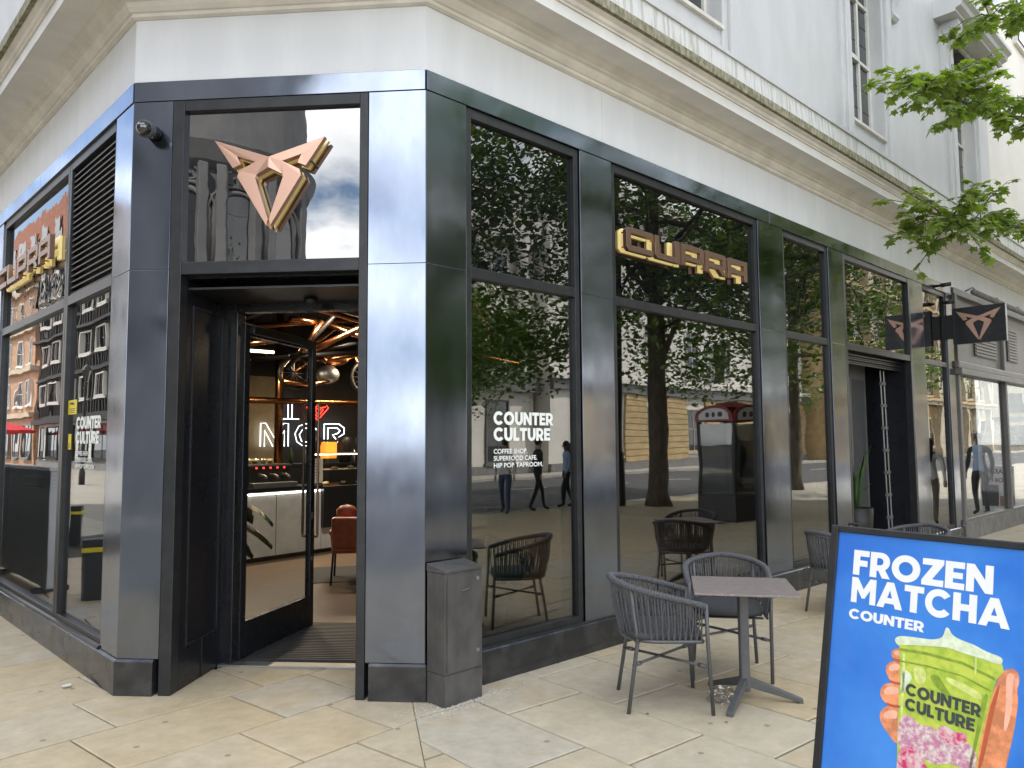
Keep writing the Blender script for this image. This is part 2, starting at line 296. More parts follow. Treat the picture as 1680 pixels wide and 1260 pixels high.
class MB:
    def __init__(s): s.v, s.f = [], []
    def add(s, vs, fs):
        k = len(s.v); s.v += [tuple(v) for v in vs]; s.f += [tuple(i + k for i in f) for f in fs]; return s
    def box(s, fr, u0, u1, n0, n1, z0, z1):
        vs = [fr.p(u, n, z) for z in (z0, z1) for n in (n0, n1) for u in (u0, u1)]
        return s.add(vs, [(0, 2, 3, 1), (4, 5, 7, 6), (0, 1, 5, 4), (2, 6, 7, 3), (0, 4, 6, 2), (1, 3, 7, 5)])
    def prism(s, fr, pts, n0, n1):
        k = len(pts)
        vs = [fr.p(u, n0, z) for u, z in pts] + [fr.p(u, n1, z) for u, z in pts]
        fs = [tuple(range(k)), tuple(range(2 * k - 1, k - 1, -1))] + [(i, (i + 1) % k, k + (i + 1) % k, k + i) for i in range(k)]
        return s.add(vs, fs)
    def slab(s, pts, z0, z1):
        k = len(pts)
        vs = [(x, y, z0) for x, y in pts] + [(x, y, z1) for x, y in pts]
        fs = [tuple(range(k - 1, -1, -1)), tuple(range(k, 2 * k))] + [(i, (i + 1) % k, k + (i + 1) % k, k + i) for i in range(k)]
        return s.add(vs, fs)
    def tube(s, pts, r, seg=8, cap=True, closed=False):
        pts = [Vector(p) for p in pts]; n = len(pts); rs = r if isinstance(r, (list, tuple)) else [r] * n
        vs, fs = [], []; ref = None
        for i, p in enumerate(pts):
            a = pts[i - 1] if (i > 0 or closed) else p; b = pts[(i + 1) % n] if (i < n - 1 or closed) else p
            t = (b - a).normalized()
            if ref is None: ref = t.orthogonal().normalized()
            ref = (ref - t * ref.dot(t))
            ref = ref.normalized() if ref.length > 1e-6 else t.orthogonal().normalized()
            w = t.cross(ref)
            for j in range(seg):
                q = 2 * math.pi * j / seg; vs.append(p + (ref * math.cos(q) + w * math.sin(q)) * rs[i])
        for i in range(n if closed else n - 1):
            for j in range(seg):
                a, b = i * seg, ((i + 1) % n) * seg
                fs.append((a + j, a + (j + 1) % seg, b + (j + 1) % seg, b + j))
        if cap and not closed: fs += [tuple(range(seg - 1, -1, -1)), tuple(range((n - 1) * seg, n * seg))]
        return s.add(vs, fs)
    def lathe(s, o, prof, seg=20, a0=0, a1=2 * math.pi):
        o = Vector(o); full = abs(a1 - a0 - 2 * math.pi) < 1e-6; c = seg if full else seg + 1
        vs = [o + Vector((r * math.cos(a0 + (a1 - a0) * j / seg), r * math.sin(a0 + (a1 - a0) * j / seg), z)) for r, z in prof for j in range(c)]
        fs = []
        for i in range(len(prof) - 1):
            for j in range(seg): fs.append((i * c + j, i * c + (j + 1) % c, (i + 1) * c + (j + 1) % c, (i + 1) * c + j))
        if full:
            fs.append(tuple(range(c - 1, -1, -1))); fs.append(tuple(range((len(prof) - 1) * c, len(prof) * c)))
        return s.add(vs, fs)
    def ball(s, o, r, seg=12, sx=1, sy=1, sz=1):
        o = Vector(o); k = len(s.v); h = seg // 2
        vs = [o + Vector((sx * r * math.sin(math.pi * i / h) * math.cos(2 * math.pi * j / seg), sy * r * math.sin(math.pi * i / h) * math.sin(2 * math.pi * j / seg), sz * r * math.cos(math.pi * i / h))) for i in range(1, h) for j in range(seg)]
        vs += [o + Vector((0, 0, sz * r)), o - Vector((0, 0, sz * r))]
        fs = [(i * seg + j, (i + 1) * seg + j, (i + 1) * seg + (j + 1) % seg, i * seg + (j + 1) % seg) for i in range(h - 2) for j in range(seg)]
        t = (h - 1) * seg
        fs += [(t, j, (j + 1) % seg) for j in range(seg)] + [(t + 1, (h - 2) * seg + (j + 1) % seg, (h - 2) * seg + j) for j in range(seg)]
        return s.add(vs, fs)
    def sweep(s, prof, path, closed_prof=True):
        """profile (n,z) swept with mitres along a plan polyline; outward = right-hand side of travel"""
        P = [Vector((x, y, 0)) for x, y in path]; k = len(prof); vs, fs = [], []
        for i, p in enumerate(P):
            ds = []
            if i > 0: ds.append((P[i] - P[i - 1]).normalized())
            if i < len(P) - 1: ds.append((P[i + 1] - P[i]).normalized())
            ns = [Vector((d.y, -d.x, 0)) for d in ds]
            mi = ns[0] if len(ns) == 1 else (ns[0] + ns[1]).normalized()
            sc = 1 / mi.dot(ns[0])
            for n, z in prof: vs.append(p + mi * sc * n + Vector((0, 0, z)))
        for i in range(len(P) - 1):
            for j in range(k if closed_prof else k - 1):
                fs.append((i * k + j, (i + 1) * k + j, (i + 1) * k + (j + 1) % k, i * k + (j + 1) % k))
        if closed_prof: fs += [tuple(range(k)), tuple(range(len(P) * k - 1, (len(P) - 1) * k - 1, -1))]
        return s.add(vs, fs)
    def mesh(s, name, mat, org=(0, 0, 0), smooth=False):
        me = bpy.data.meshes.new(name); o = Vector(org)
        me.from_pydata([(v[0] - o.x, v[1] - o.y, v[2] - o.z) for v in s.v], [], s.f)
        bm = bmesh.new(); bm.from_mesh(me); bmesh.ops.recalc_face_normals(bm, faces=bm.faces); bm.to_mesh(me); bm.free()
        if mat: me.materials.append(MATS[mat])
        if smooth: me.shade_smooth() if hasattr(me, 'shade_smooth') else me.polygons.foreach_set('use_smooth', [True] * len(me.polygons))
        return me
    def build(s, name, mat, parent=None, org=(0, 0, 0), smooth=False, bevel=0, label=None):
        return link(name, s.mesh(name, mat, org, smooth), parent, org if parent is None else (0, 0, 0), bevel, label)
def link(name, me, parent=None, loc=(0, 0, 0), bevel=0, label=None):
    o = bpy.data.objects.new(name, me); COL.objects.link(o); o.location = loc
    if parent: o.parent = parent
    if bevel:
        b = o.modifiers.new('bevel', 'BEVEL'); b.width = bevel; b.segments = 2; b.limit_method = 'ANGLE'; b.angle_limit = R(40)
    if label: o['label'] = label
    return o
def tag(o, label, cat, group=None):
    o['label'] = label; o['category'] = cat
    if group: o['group'] = group
    return o
def thing(name, label, cat, loc=(0, 0, 0), rz=0, group=None):
    o = bpy.data.objects.new(name, None); COL.objects.link(o); o.location = loc; o.rotation_euler = (0, 0, rz); o.empty_display_size = .2
    return tag(o, label, cat, group)
def struct(o): o['kind'] = 'structure'; return o
def stuff(o): o['kind'] = 'stuff'; return o
def kids(o): return [c for c in bpy.data.objects if c.parent == o]
def copy_tree(o, parent=None):
    c = o.copy(); COL.objects.link(c)
    if parent: c.parent = parent
    for ch in kids(o): copy_tree(ch, c)
    return c
def lettering(name, text, o, ru, uv, nv, w, h, mat, parent=None, org=(0, 0, 0), bold=0.03, depth=0.001, shear=0, spacing=1.0):
    """text fitted to the w x h rectangle whose lower left corner is o; ru/uv right and up vectors"""
    cu = bpy.data.curves.new(name, 'FONT'); cu.body = text; cu.size = 1; cu.offset = bold; cu.shear = shear; cu.space_character = spacing; cu.resolution_u = 4
    t = bpy.data.objects.new('tmp', cu); COL.objects.link(t)
    dg = bpy.context.evaluated_depsgraph_get(); me = bpy.data.meshes.new_from_object(t.evaluated_get(dg))
    bpy.data.objects.remove(t); bpy.data.curves.remove(cu)
    xs = [v.co.x for v in me.vertices]; ys = [v.co.y for v in me.vertices]; x0, x1, y0, y1 = min(xs), max(xs), min(ys), max(ys)
    o, ru, uv, nv, g = Vector(o), Vector(ru), Vector(uv), Vector(nv), Vector(org)
    for v in me.vertices: v.co = o + ru * ((v.co.x - x0) / (x1 - x0) * w) + uv * ((v.co.y - y0) / (y1 - y0) * h) + nv * depth - g
    me.materials.clear(); me.materials.append(MATS[mat]); me.name = name
    return link(name, me, parent, org if parent is None else (0, 0, 0))

from mathutils.geometry import tessellate_polygon
def arc(cx, cy, rx_, ry_, a0, a1, n=14): return [(cx + rx_ * math.cos(R(a0 + (a1 - a0) * i / n)), cy + ry_ * math.sin(R(a0 + (a1 - a0) * i / n))) for i in range(n + 1)]
GL = {
 'F': (.64, [[(0, 0), (.27, 0), (.27, .36), (.58, .36), (.58, .60), (.27, .60), (.27, .76), (.64, .76), (.64, 1), (0, 1)]]),
 'E': (.66, [[(0, 0), (.66, 0), (.66, .235), (.27, .235), (.27, .39), (.60, .39), (.60, .61), (.27, .61), (.27, .765), (.66, .765), (.66, 1), (0, 1)]]),
 'L': (.60, [[(0, 0), (.60, 0), (.60, .24), (.27, .24), (.27, 1), (0, 1)]]),
 'T': (.76, [[(.245, 0), (.515, 0), (.515, .76), (.76, .76), (.76, 1), (0, 1), (0, .76), (.245, .76)]]),
 'H': (.84, [[(0, 0), (.27, 0), (.27, .38), (.57, .38), (.57, 0), (.84, 0), (.84, 1), (.57, 1), (.57, .62), (.27, .62), (.27, 1), (0, 1)]]),
 'N': (.88, [[(0, 0), (.26, 0), (.26, .54), (.63, 0), (.88, 0), (.88, 1), (.62, 1), (.62, .47), (.26, 1), (0, 1)]]),
 'M': (1.06, [[(0, 0), (.25, 0), (.25, .55), (.47, .20), (.59, .20), (.81, .55), (.81, 0), (1.06, 0), (1.06, 1), (.80, 1), (.53, .56), (.26, 1), (0, 1)]]),
 'A': (1.06, [[(0, 0), (.29, 0), (.35, .17), (.71, .17), (.77, 0), (1.06, 0), (.67, 1), (.39, 1)], [(.43, .39), (.63, .39), (.53, .69)]]),
 'Z': (.78, [[(0, 0), (.78, 0), (.78, .24), (.38, .24), (.78, .82), (.78, 1), (.02, 1), (.02, .76), (.39, .76), (0, .19)]]),
 'U': (.84, [[(.84, 1), (.57, 1), (.57, .42)] + arc(.42, .40, .15, .17, 0, -180, 10) + [(.27, 1), (0, 1), (0, .42)] + arc(.42, .39, .42, .41, 180, 360, 18)]),
 'O': (1.08, [arc(.54, .5, .54, .52, 0, 342, 37), arc(.54, .5, .265, .26, 0, 342, 37)]),
 'C': (.98, [arc(.52, .5, .52, .52, 38, 322, 26) + arc(.52, .5, .26, .265, 318, 42, 22)]),
 'R': (.80, [[(0, 0), (.27, 0), (.27, .28), (.34, .28), (.50, 0), (.81, 0), (.60, .34)] + arc(.42, .645, .36, .355, -58, 90, 14) + [(0, 1)], [(.27, .50), (.40, .50)] + arc(.40, .64, .12, .14, -85, 85, 8) + [(.40, .78), (.27, .78)]]),
}
def block_text(name, text, o, ru, uv, nv, w, h, mat, parent=None, org=(0, 0, 0), gap=.055, th=.0006):
    o, ru, uv, nv, g = Vector(o), Vector(ru), Vector(uv), Vector(nv), Vector(org)
    tot = sum(GL[c][0] for c in text) + gap * (len(text) - 1); k = w / tot; x = 0; mb = MB()
    for c in text:
        wd, loops = GL[c]; flat_ = [p for l in loops for p in l]
        tris = tessellate_polygon([[Vector((a, b, 0)) for a, b in l] for l in loops]); n = len(flat_)
        P = [o + ru * ((x + a) * k) + uv * (b * h) - g for a, b in flat_]
        fs = [tuple(t) for t in tris] + [tuple(i + n for i in reversed(t)) for t in tris]; s0 = 0
        for l in loops:
            m_ = len(l); fs += [(s0 + i, s0 + (i + 1) % m_, n + s0 + (i + 1) % m_, n + s0 + i) for i in range(m_)]; s0 += m_
        mb.add(P + [p - nv * th for p in P], fs); x += wd + gap
    return link(name, mb.mesh(name, mat), parent, org if parent is None else (0, 0, 0))

# ================================================================== GROUND
road = struct(MB().box(FW, -200, 260, -220, 260, -.5, -.12).build('road', 'asphalt'))
lm = MB()
for i in range(22): lm.box(FW, 2 + i * 5, 4.2 + i * 5, -16.85, -16.72, -.118, -.114)
struct(lm.build('lane_marking', 'line_white'))
pv = MB(); pv.box(FW, -5, 60, -9.5, 3.0, -.3, -.022); pv.box(FW, -5, -1.0, 3.0, 90, -.3, -.022)
pavement = struct(pv.build('pavement', 'mortar'))
struct(MB().box(FW, -15.6, -5.01, -9.5, 110, -.3, -.006).build('square', 'setts'))
far_pv = struct(MB().box(FW, -10, 130, -40, -22.6, -.3, 0.0).build('far_pavement', 'far_paving'))
kb = MB()
kb.box(FW, -15.6, 60, -9.66, -9.505, -.3, .006); kb.box(FW, -10, 130, -22.59, -22.45, -.3, .006)
struct(kb.build('kerb', 'kerb_stone'))
struct(MB().box(FW, 12.6, 60, -9.5, -4.0, -.022, -.006).build('paving_strip', 'far_paving'))
struct(MB().box(FW, 17.0, 60, -3.995, -.03, -.022, -.006).build('paving_strip', 'far_paving'))
struct(MB().box(FW, -5, 12.595, -9.5, -6.2, -.022, -.006).build('paving_strip', 'far_paving'))
struct(MB().box(FW, -5, -1.5, 12.0, 90, -.022, -.006).build('paving_strip', 'far_paving'))

def clip(poly, q, n):
    out = []
    for i in range(len(poly)):
        a, b = poly[i], poly[(i + 1) % len(poly)]
        da = (a[0] - q[0]) * n[0] + (a[1] - q[1]) * n[1]; db = (b[0] - q[0]) * n[0] + (b[1] - q[1]) * n[1]
        if da >= 0: out.append(a)
        if da * db < 0:
            t = da / (da - db); out.append((a[0] + (b[0] - a[0]) * t, a[1] + (b[1] - a[1]) * t))
    return out
ZQ = (-.20, -.16); ZD = (math.cos(R(-123)), math.sin(R(-123))); ZN = (-ZD[1], ZD[0])   # normal towards the right-hand field
n_pav = 0; rest = MB()
def pavers(ang, width, x_rng, c_rng, side, seed):
    global n_pav
    r = random.Random(seed); e1 = (math.cos(ang), math.sin(ang)); e2 = (-e1[1], e1[0]); g = .0058
    c = c_rng[0]
    while c < c_rng[1]:
        wd = width * r.choice((.92, 1, 1, 1.08)); a = x_rng[0] - r.random() * .9
        while a < x_rng[1]:
            ln = r.choice((.62, .75, .9, 1.0, 1.15, 1.3))
            gc_ = g * (1.35 if side < 0 else 1); ga_ = g * (1 if side < 0 else 1.35); P = [(a + ga_, c + gc_), (a + ln - ga_, c + gc_), (a + ln - ga_, c + wd - gc_), (a + ga_, c + wd - gc_)]
            a += ln
            poly = [(ZQ[0] + u * e1[0] + v * e2[0], ZQ[1] + u * e1[1] + v * e2[1]) for u, v in P]
            poly = clip(poly, (ZQ[0] + ZN[0] * side * .002, ZQ[1] + ZN[1] * side * .002), (ZN[0] * side, ZN[1] * side))
            if len(poly) < 3: continue
            cx = sum(p[0] for p in poly) / len(poly); cy = sum(p[1] for p in poly) / len(poly)
            d = Vector((cx, cy, 0)) - CAM; dep = d.x * math.cos(yaw) + d.y * math.sin(yaw); lat = d.x * math.sin(yaw) - d.y * math.cos(yaw)
            if not (-5 < cx < 17 and -9.3 < cy < 12): continue
            hidden = dep < 3.1 or dep > 16.5 or abs(lat) > dep * .70 + .75
            v = Vector((cx, cy, 0)); tc_, nc_ = v.dot(CD), v.dot(CN)
            inside = cy > .75 and cx > -1.403 + .75 and nc_ < -.75
            if inside and not (.1 < tc_ < 2.0 and nc_ > -1.05): continue
            dz = r.uniform(-.0016, .0016); k = len(poly)
            top = [(p[0] + (cx - p[0]) * .012, p[1] + (cy - p[1]) * .012) for p in poly]
            vs = [(p[0] - cx, p[1] - cy, -.05) for p in poly] + [(p[0] - cx, p[1] - cy, dz - .004) for p in poly] + [(p[0] - cx, p[1] - cy, dz) for p in top]
            fs = [tuple(range(2 * k, 3 * k))] + [(j * k + i, j * k + (i + 1) % k, (j + 1) * k + (i + 1) % k, (j + 1) * k + i) for j in (0, 1) for i in range(k)]
            if hidden:
                rest.add([(x_ + cx, y_ + cy, z_) for x_, y_, z_ in vs], fs); continue
            me = bpy.data.meshes.new('paver'); me.from_pydata(vs, [], fs); me.materials.append(MATS['paver'])
            link('paver', me, pavement, (cx, cy, 0)); n_pav += 1
        c += wd
pavers(R(6), .66, (-7, 9), (-6, 9), -1, 3)
pavers(R(-94), .65, (-4, 9.5), (-6, 17), 1, 5)
stuff(rest.build('paver', 'paver', pavement))

# ================================================================== THE CORNER BUILDING
B = thing('corner_building', 'white stuccoed corner building with dark metal cafe shopfront and chamfered entrance', 'building')
LF, RF = (-1.403, 24.0), (24.0, 0.0)
PATH = [LF, (PL.x, PL.y), (0, 0), RF]
# plinth, one length per face
def P2(fr, u): q = fr.p(u, 0, 0); return (q.x, q.y)
prof_pl = [(-.30, .0), (.022, .0), (.022, .225), (.006, .24), (-.30, .24)]
MB().sweep(prof_pl, [P2(FL, 24), P2(FL, 0), P2(FC, 1.865)]).build('plinth', 'plinth', B)
MB().sweep(prof_pl, [P2(FC, .375), (0, 0), (6.86, 0)]).build('plinth', 'plinth', B)
MB().sweep(prof_pl, [(9.31, 0), (11.35, 0)]).build('plinth', 'plinth', B)
ZT, ZB, ZF = 2.93, 4.155, 4.30
def panels(fr, u0, u1, z0=.243, back=True):
    g = .0016
    for a, b in ((z0, ZT - g), (ZT + g, ZB - g)):
        MB().box(fr, u0 + g, u1 - g, -.05, 0, a, b).build('metal_panel', 'panel', B, bevel=.0012)
    if back: MB().box(fr, u0 + .004, u1 - .004, -.26, -.052, z0 - .01, ZB).build('pier', 'frame', B)
for a, b in ((0, .37), (1.625, 2.05), (4.635, 5.215), (6.435, 6.87), (9.30, 9.86), (11.0, 11.33)): panels(FR, a, b)
for a, b in ((0.0, .405), (1.835, CW)): panels(FC, a, b)
panels(FL, 4.2, 4.75); panels(FL, 7.3, 7.9)
# curved corner panel on the left
for a, b in ((.243, ZT - .0025), (ZT + .0025, ZB - .0025)):
    me = MB(); me.box(FL, 0.0025, .375, -.05, 0, a, b); me.build('metal_panel', 'panel', B, bevel=.0025)
MB().box(FL, .004, .37, -.26, -.052, .23, ZB).build('pier', 'frame', B)
# head band in lengths
def band(fr, u0, u1): MB().box(fr, u0, u1, -.25, .008, ZB + .002, ZF).build('head_band', 'panel', B, bevel=.002)
for a, b in ((.004, 2.24), (2.243, 4.9), (4.903, 8.2), (8.203, 11.33)): band(FR, a, b)
band(FC, .004, CW - .004)
for a, b in ((.004, 2.6), (2.603, 5.2), (5.203, 24)): band(FL, a, b)
MB().box(FL, 7.9, 24, -.2, -.001, .24, ZB).build('metal_panel', 'panel', B)

def window(fr, u0, u1, fw=.055, louvre=False, upper='black_glass', nd=-.015):
    zb, zt = .245, ZB
    f = MB(); d0 = nd - .085
    f.box(fr, u0, u0 + fw, d0, nd, zb, zt); f.box(fr, u1 - fw, u1, d0, nd, zb, zt)
    f.box(fr, u0 + fw, u1 - fw, d0, nd, zb, zb + fw); f.box(fr, u0 + fw, u1 - fw, d0, nd, zt - fw - .02, zt)
    f.box(fr, u0 + fw, u1 - fw, d0, nd, ZT - .04, ZT + .04)
    w = f.build('window', 'frame', B, bevel=.004)
    a, b = u0 + fw - .008, u1 - fw + .008
    MB().box(fr, a, b, nd - .05, nd - .038, zb + fw - .008, ZT - .032).build('pane', 'clear_glass', w)
    if not louvre: MB().box(fr, a, b, nd - .05, nd - .038, ZT + .032, zt - fw - .012).build('pane', upper, w)
    return w
window(FR, .375, 1.62); window(FR, 2.055, 4.63); window(FR, 5.22, 6.43); window(FR, 9.865, 10.995)
lv = window(FL, .38, 1.655, louvre=True); window(FL, 1.66, 4.195); window(FL, 4.755, 7.295)
MB().box(FL, .43, 1.61, -.105, -.09, ZT + .03, 4.09).build('louvre_backing', 'black', lv)
n_sl = 21; sl0 = None
for i in range(n_sl):
    z = ZT + .055 + i * (1.085 / n_sl)
    s = MB(); p = [(-.085, z + .004), (-.03, z - .004 + .0), (-.028, z + .006), (-.083, z + .034), (-.088, z + .03)]
    k = len(p); vs = [FL.p(u, n, zz) for u in (.437, 1.598) for n, zz in p]
    s.add(vs, [tuple(range(k)), tuple(range(2 * k - 1, k - 1, -1))] + [(j, (j + 1) % k, k + (j + 1) % k, k + j) for j in range(k)])
    s.build('slat', 'frame', lv)
# sill strip
MB().sweep([(-.012, .2405), (.018, .2405), (.012, .256), (-.012, .262)], [P2(FL, 7.29), P2(FL, .39)]).build('sill', 'frame', B)
MB().sweep([(-.012, .2405), (.012, .2405), (.008, .25), (-.012, .252)], [(.38, 0), (6.43, 0)]).build('sill', 'frame', B)

# entrance in the chamfer
e = MB()
e.box(FC, .408, .468, -.10, .004, .0, ZB); e.box(FC, 1.745, 1.832, -.10, .004, 0, ZB)
e.box(FC, .468, 1.745, -.10, .002, 2.89, 2.98); e.box(FC, .468, 1.745, -.10, .002, 4.075, ZB)
ent = e.build('entrance_frame', 'frame', B, bevel=.004)
MB().box(FC, .462, 1.75, -.05, -.036, 2.97, 4.085).build('pane', 'entrance_glass', ent)
MB().box(FC, .468, 1.745, -.10, -.06, 2.975, 4.08).build('pane_backing', 'black', ent)
MB().box(FC, 1.745, 1.85, -.72, -.10, 0, 2.89).build('reveal', 'reveal', B)
MB().box(FC, .37, .468, -.72, -.10, 0, 2.89).build('reveal', 'reveal', B)
rp = MB()   # raised moulding on the left reveal
for a, b, c, d in ((-.66, -.645, .28, 2.7), (-.20, -.185, .28, 2.7)): rp.box(FC, 1.735, 1.7455, a, b, c, d)
rp.box(FC, 1.735, 1.7455, -.645, -.20, .28, .295); rp.box(FC, 1.735, 1.7455, -.645, -.20, 2.685, 2.70)
rp.box(FC, 1.737, 1.7455, -.43, -.425, .0, .28)
rp.build('reveal_moulding', 'frame', B)
MB().box(FC, .37, 1.85, -.80, -.10, 2.88, 2.94).build('soffit', 'reveal', B)
j = MB(); j.box(FC, 1.665, 1.78, -.80, -.72, 0, 2.88); j.box(FC, .40, .52, -.80, -.72, 0, 2.88); j.box(FC, .52, 1.665, -.80, -.72, 2.74, 2.88)
j.box(FC, 1.64, 1.664, -.84, -.70, 0.01, 2.74)
j.build('door_frame', 'black_paint', B, bevel=.006)
sb = MB(); sb.box(FC, .47, 1.742, -.72, -.10, 2.80, 2.815); sb.build('soffit_trim', 'frame', B)
MB().box(FC, .47, 1.742, -.785, -.675, -.01, .016).build('threshold', 'dull_steel', B, bevel=.003)
# open glazed door
H_ = FC.p(1.645, -.80, 0); E_ = FC.p(1.455, -1.95, 0); dv = (E_ - H_); dl = dv.length
FD = Fr(H_, dv, Vector((-dv.y, dv.x, 0)))
d = MB(); d.box(FD, 0, .075, -.025, .025, .02, 2.66); d.box(FD, dl - .075, dl, -.025, .025, .02, 2.66)
d.box(FD, .075, dl - .075, -.025, .025, .02, .30); d.box(FD, .075, dl - .075, -.025, .025, 2.57, 2.66)
door = d.build('door', 'black_paint', B, bevel=.004)
MB().box(FD, .07, dl - .07, -.005, .005, .295, 2.575).build('pane', 'door_glass', door)
h = MB()
for sgn in (-1, 1):
    n = sgn * .075
    h.tube([FD.p(dl - .038, sgn * .02, .84), FD.p(dl - .038, n, .84), FD.p(dl - .038, n, .86), FD.p(dl - .038, n, 2.06), FD.p(dl - .038, n, 2.08), FD.p(dl - .038, sgn * .02, 2.08)], .0125, 8)
h.build('pull_handle', 'bronze', door, smooth=True)
lk_ = MB(); lk_.box(FD, dl - .05, dl - .03, -.028, .028, 1.0, 1.06); lk_.box(FD, dl - .05, dl - .03, -.028, .028, .62, .66); lk_.build('lock', 'dull_steel', door)
MB().box(FD, .05, dl * .75, -.075, -.026, 2.585, 2.645).build('door_closer', 'black', door, bevel=.006)

# doorway on the long side
g = MB(); g.box(FR, 6.87, 6.94, -.10, .0, 0, ZB); g.box(FR, 9.23, 9.30, -.10, .0, 0, ZB)
g.box(FR, 6.94, 9.23, -.10, -.004, 2.88, 2.97); g.box(FR, 6.94, 9.23, -.10, -.004, 4.08, ZB)
dw = g.build('side_entrance_frame', 'frame', B, bevel=.004)
MB().box(FR, 6.93, 9.24, -.06, -.045, 2.96, 4.09).build('pane', 'black_glass', dw)
MB().box(FR, 6.94, 9.23, -.10, -.07, 2.965, 4.085).build('pane_backing', 'black', dw)
sh = MB(); 
for i in range(5): sh.tube([FR.p(6.95, -.16 - .02 * (i % 2), 2.86 - .03 * i), FR.p(9.22, -.16 - .02 * (i % 2), 2.86 - .03 * i)], .016, 6)
sh.build('shutter_roll', 'frame', dw)
MB().box(FR, 9.23, 9.28, -1.2, -.10, 0, 2.88).build('reveal', 'reveal', B)
MB().box(FR, 6.89, 6.94, -1.2, -.10, 0, 2.88).build('reveal', 'reveal', B)
MB().box(FR, 6.89, 9.28, -1.2, -.10, 2.885, 2.95).build('soffit', 'reveal', B)
dd = MB().box(FR, 8.34, 8.93, -.62, -.57, .02, 2.82).build('door', 'shop_grey', B, bevel=.004)
MB().tube([FR.p(8.62, -.57, 1.15), FR.p(8.62, -.563, 1.15)], .042, 16).build('round_plate', 'white', dd)
MB().box(FR, 8.40, 8.86, -.571, -.566, .25, 2.6).build('door_panel', 'grey_plastic', dd)
fd = MB()
fd.tube([FR.p(8.80, -.26, .02), FR.p(8.70, -.26, 2.72)], .010, 6); fd.tube([FR.p(8.93, -.26, .02), FR.p(8.83, -.26, 2.72)], .010, 6)
fr_ = fd.build('folding_gate_edge', 'dull_steel', B)
for i in range(8):
    z = .2 + i * .33; x = 8.80 - .1 * z / 2.72
    MB().box(FR, x - .012, x + .142, -.28, -.24, z, z + .04).build('rung', 'dull_steel', fr_)

# fascia, cornice, upper storey
MB().sweep([(-.22, ZF + .001), (.0, ZF + .001), (0, 4.765), (-.22, 4.765)], PATH).build('fascia', 'stucco', B)
jn = MB()
for x in (1.93, 3.9, 6.1, 8.6): jn.box(FR, x, x + .006, -.02, .0015, ZF + .004, 4.757)
jn.build('fascia_joint', 'cornice', B)
MB().sweep([(-.2, 4.765), (.012, 4.765), (.035, 4.775), (.035, 4.80), (.05, 4.805), (.075, 4.83), (.085, 4.86), (.11, 4.87), (.11, 4.885), (.16, 4.91), (.18, 4.93), (-.2, 4.93)], PATH).build('bed_moulding', 'cornice', B)
MB().sweep([(-.2, 4.93), (.36, 4.93), (.36, 4.925), (.385, 4.925), (.385, 5.02), (-.2, 5.02)], PATH).build('corona', 'corona', B)
MB().sweep([(-.2, 5.02), (.40, 5.02), (.40, 5.035), (.415, 5.045), (.425, 5.07), (.45, 5.085), (.455, 5.10), (-.2, 5.10)], PATH).build('cyma_moulding', 'cornice', B)
MB().sweep([(-.2, 5.10), (.49, 5.10), (.49, 5.185), (.455, 5.20), (-.2, 5.23)], PATH).build('gutter_edge', 'moss', B)
MB().sweep([(-.2, 5.21), (.26, 5.215), (.235, 5.62), (-.2, 5.62)], PATH).build('blocking_course', 'streaked', B)
MB().sweep([(-.2, 5.62), (.255, 5.62), (.255, 5.66), (.22, 5.685), (-.2, 5.70)], PATH).build('blocking_cap', 'stucco_old', B)
WIN = [(2.65, 3.75), (7.08, 8.2), (11.5, 12.62)]
NW = .12
def pier(fr, a, b, z0, z1, nm='upper_wall'): MB().box(fr, a, b, -.25, NW, z0, z1).build(nm, 'stucco_old', B)
xs = [0.06] + [q for w in WIN for q in w] + [13.6]
for i in range(0, len(xs), 2): pier(FR, xs[i], xs[i + 1], 5.70, 9.2)
for a, b in WIN: pier(FR, a, b, 5.70, 6.0); pier(FR, a, b, 8.95, 9.2)
pier(FR, .06, 13.6, 9.2, 21); pier(FC, .06, CW - .06, 5.7, 21); pier(FL, .06, 24, 5.7, 21)
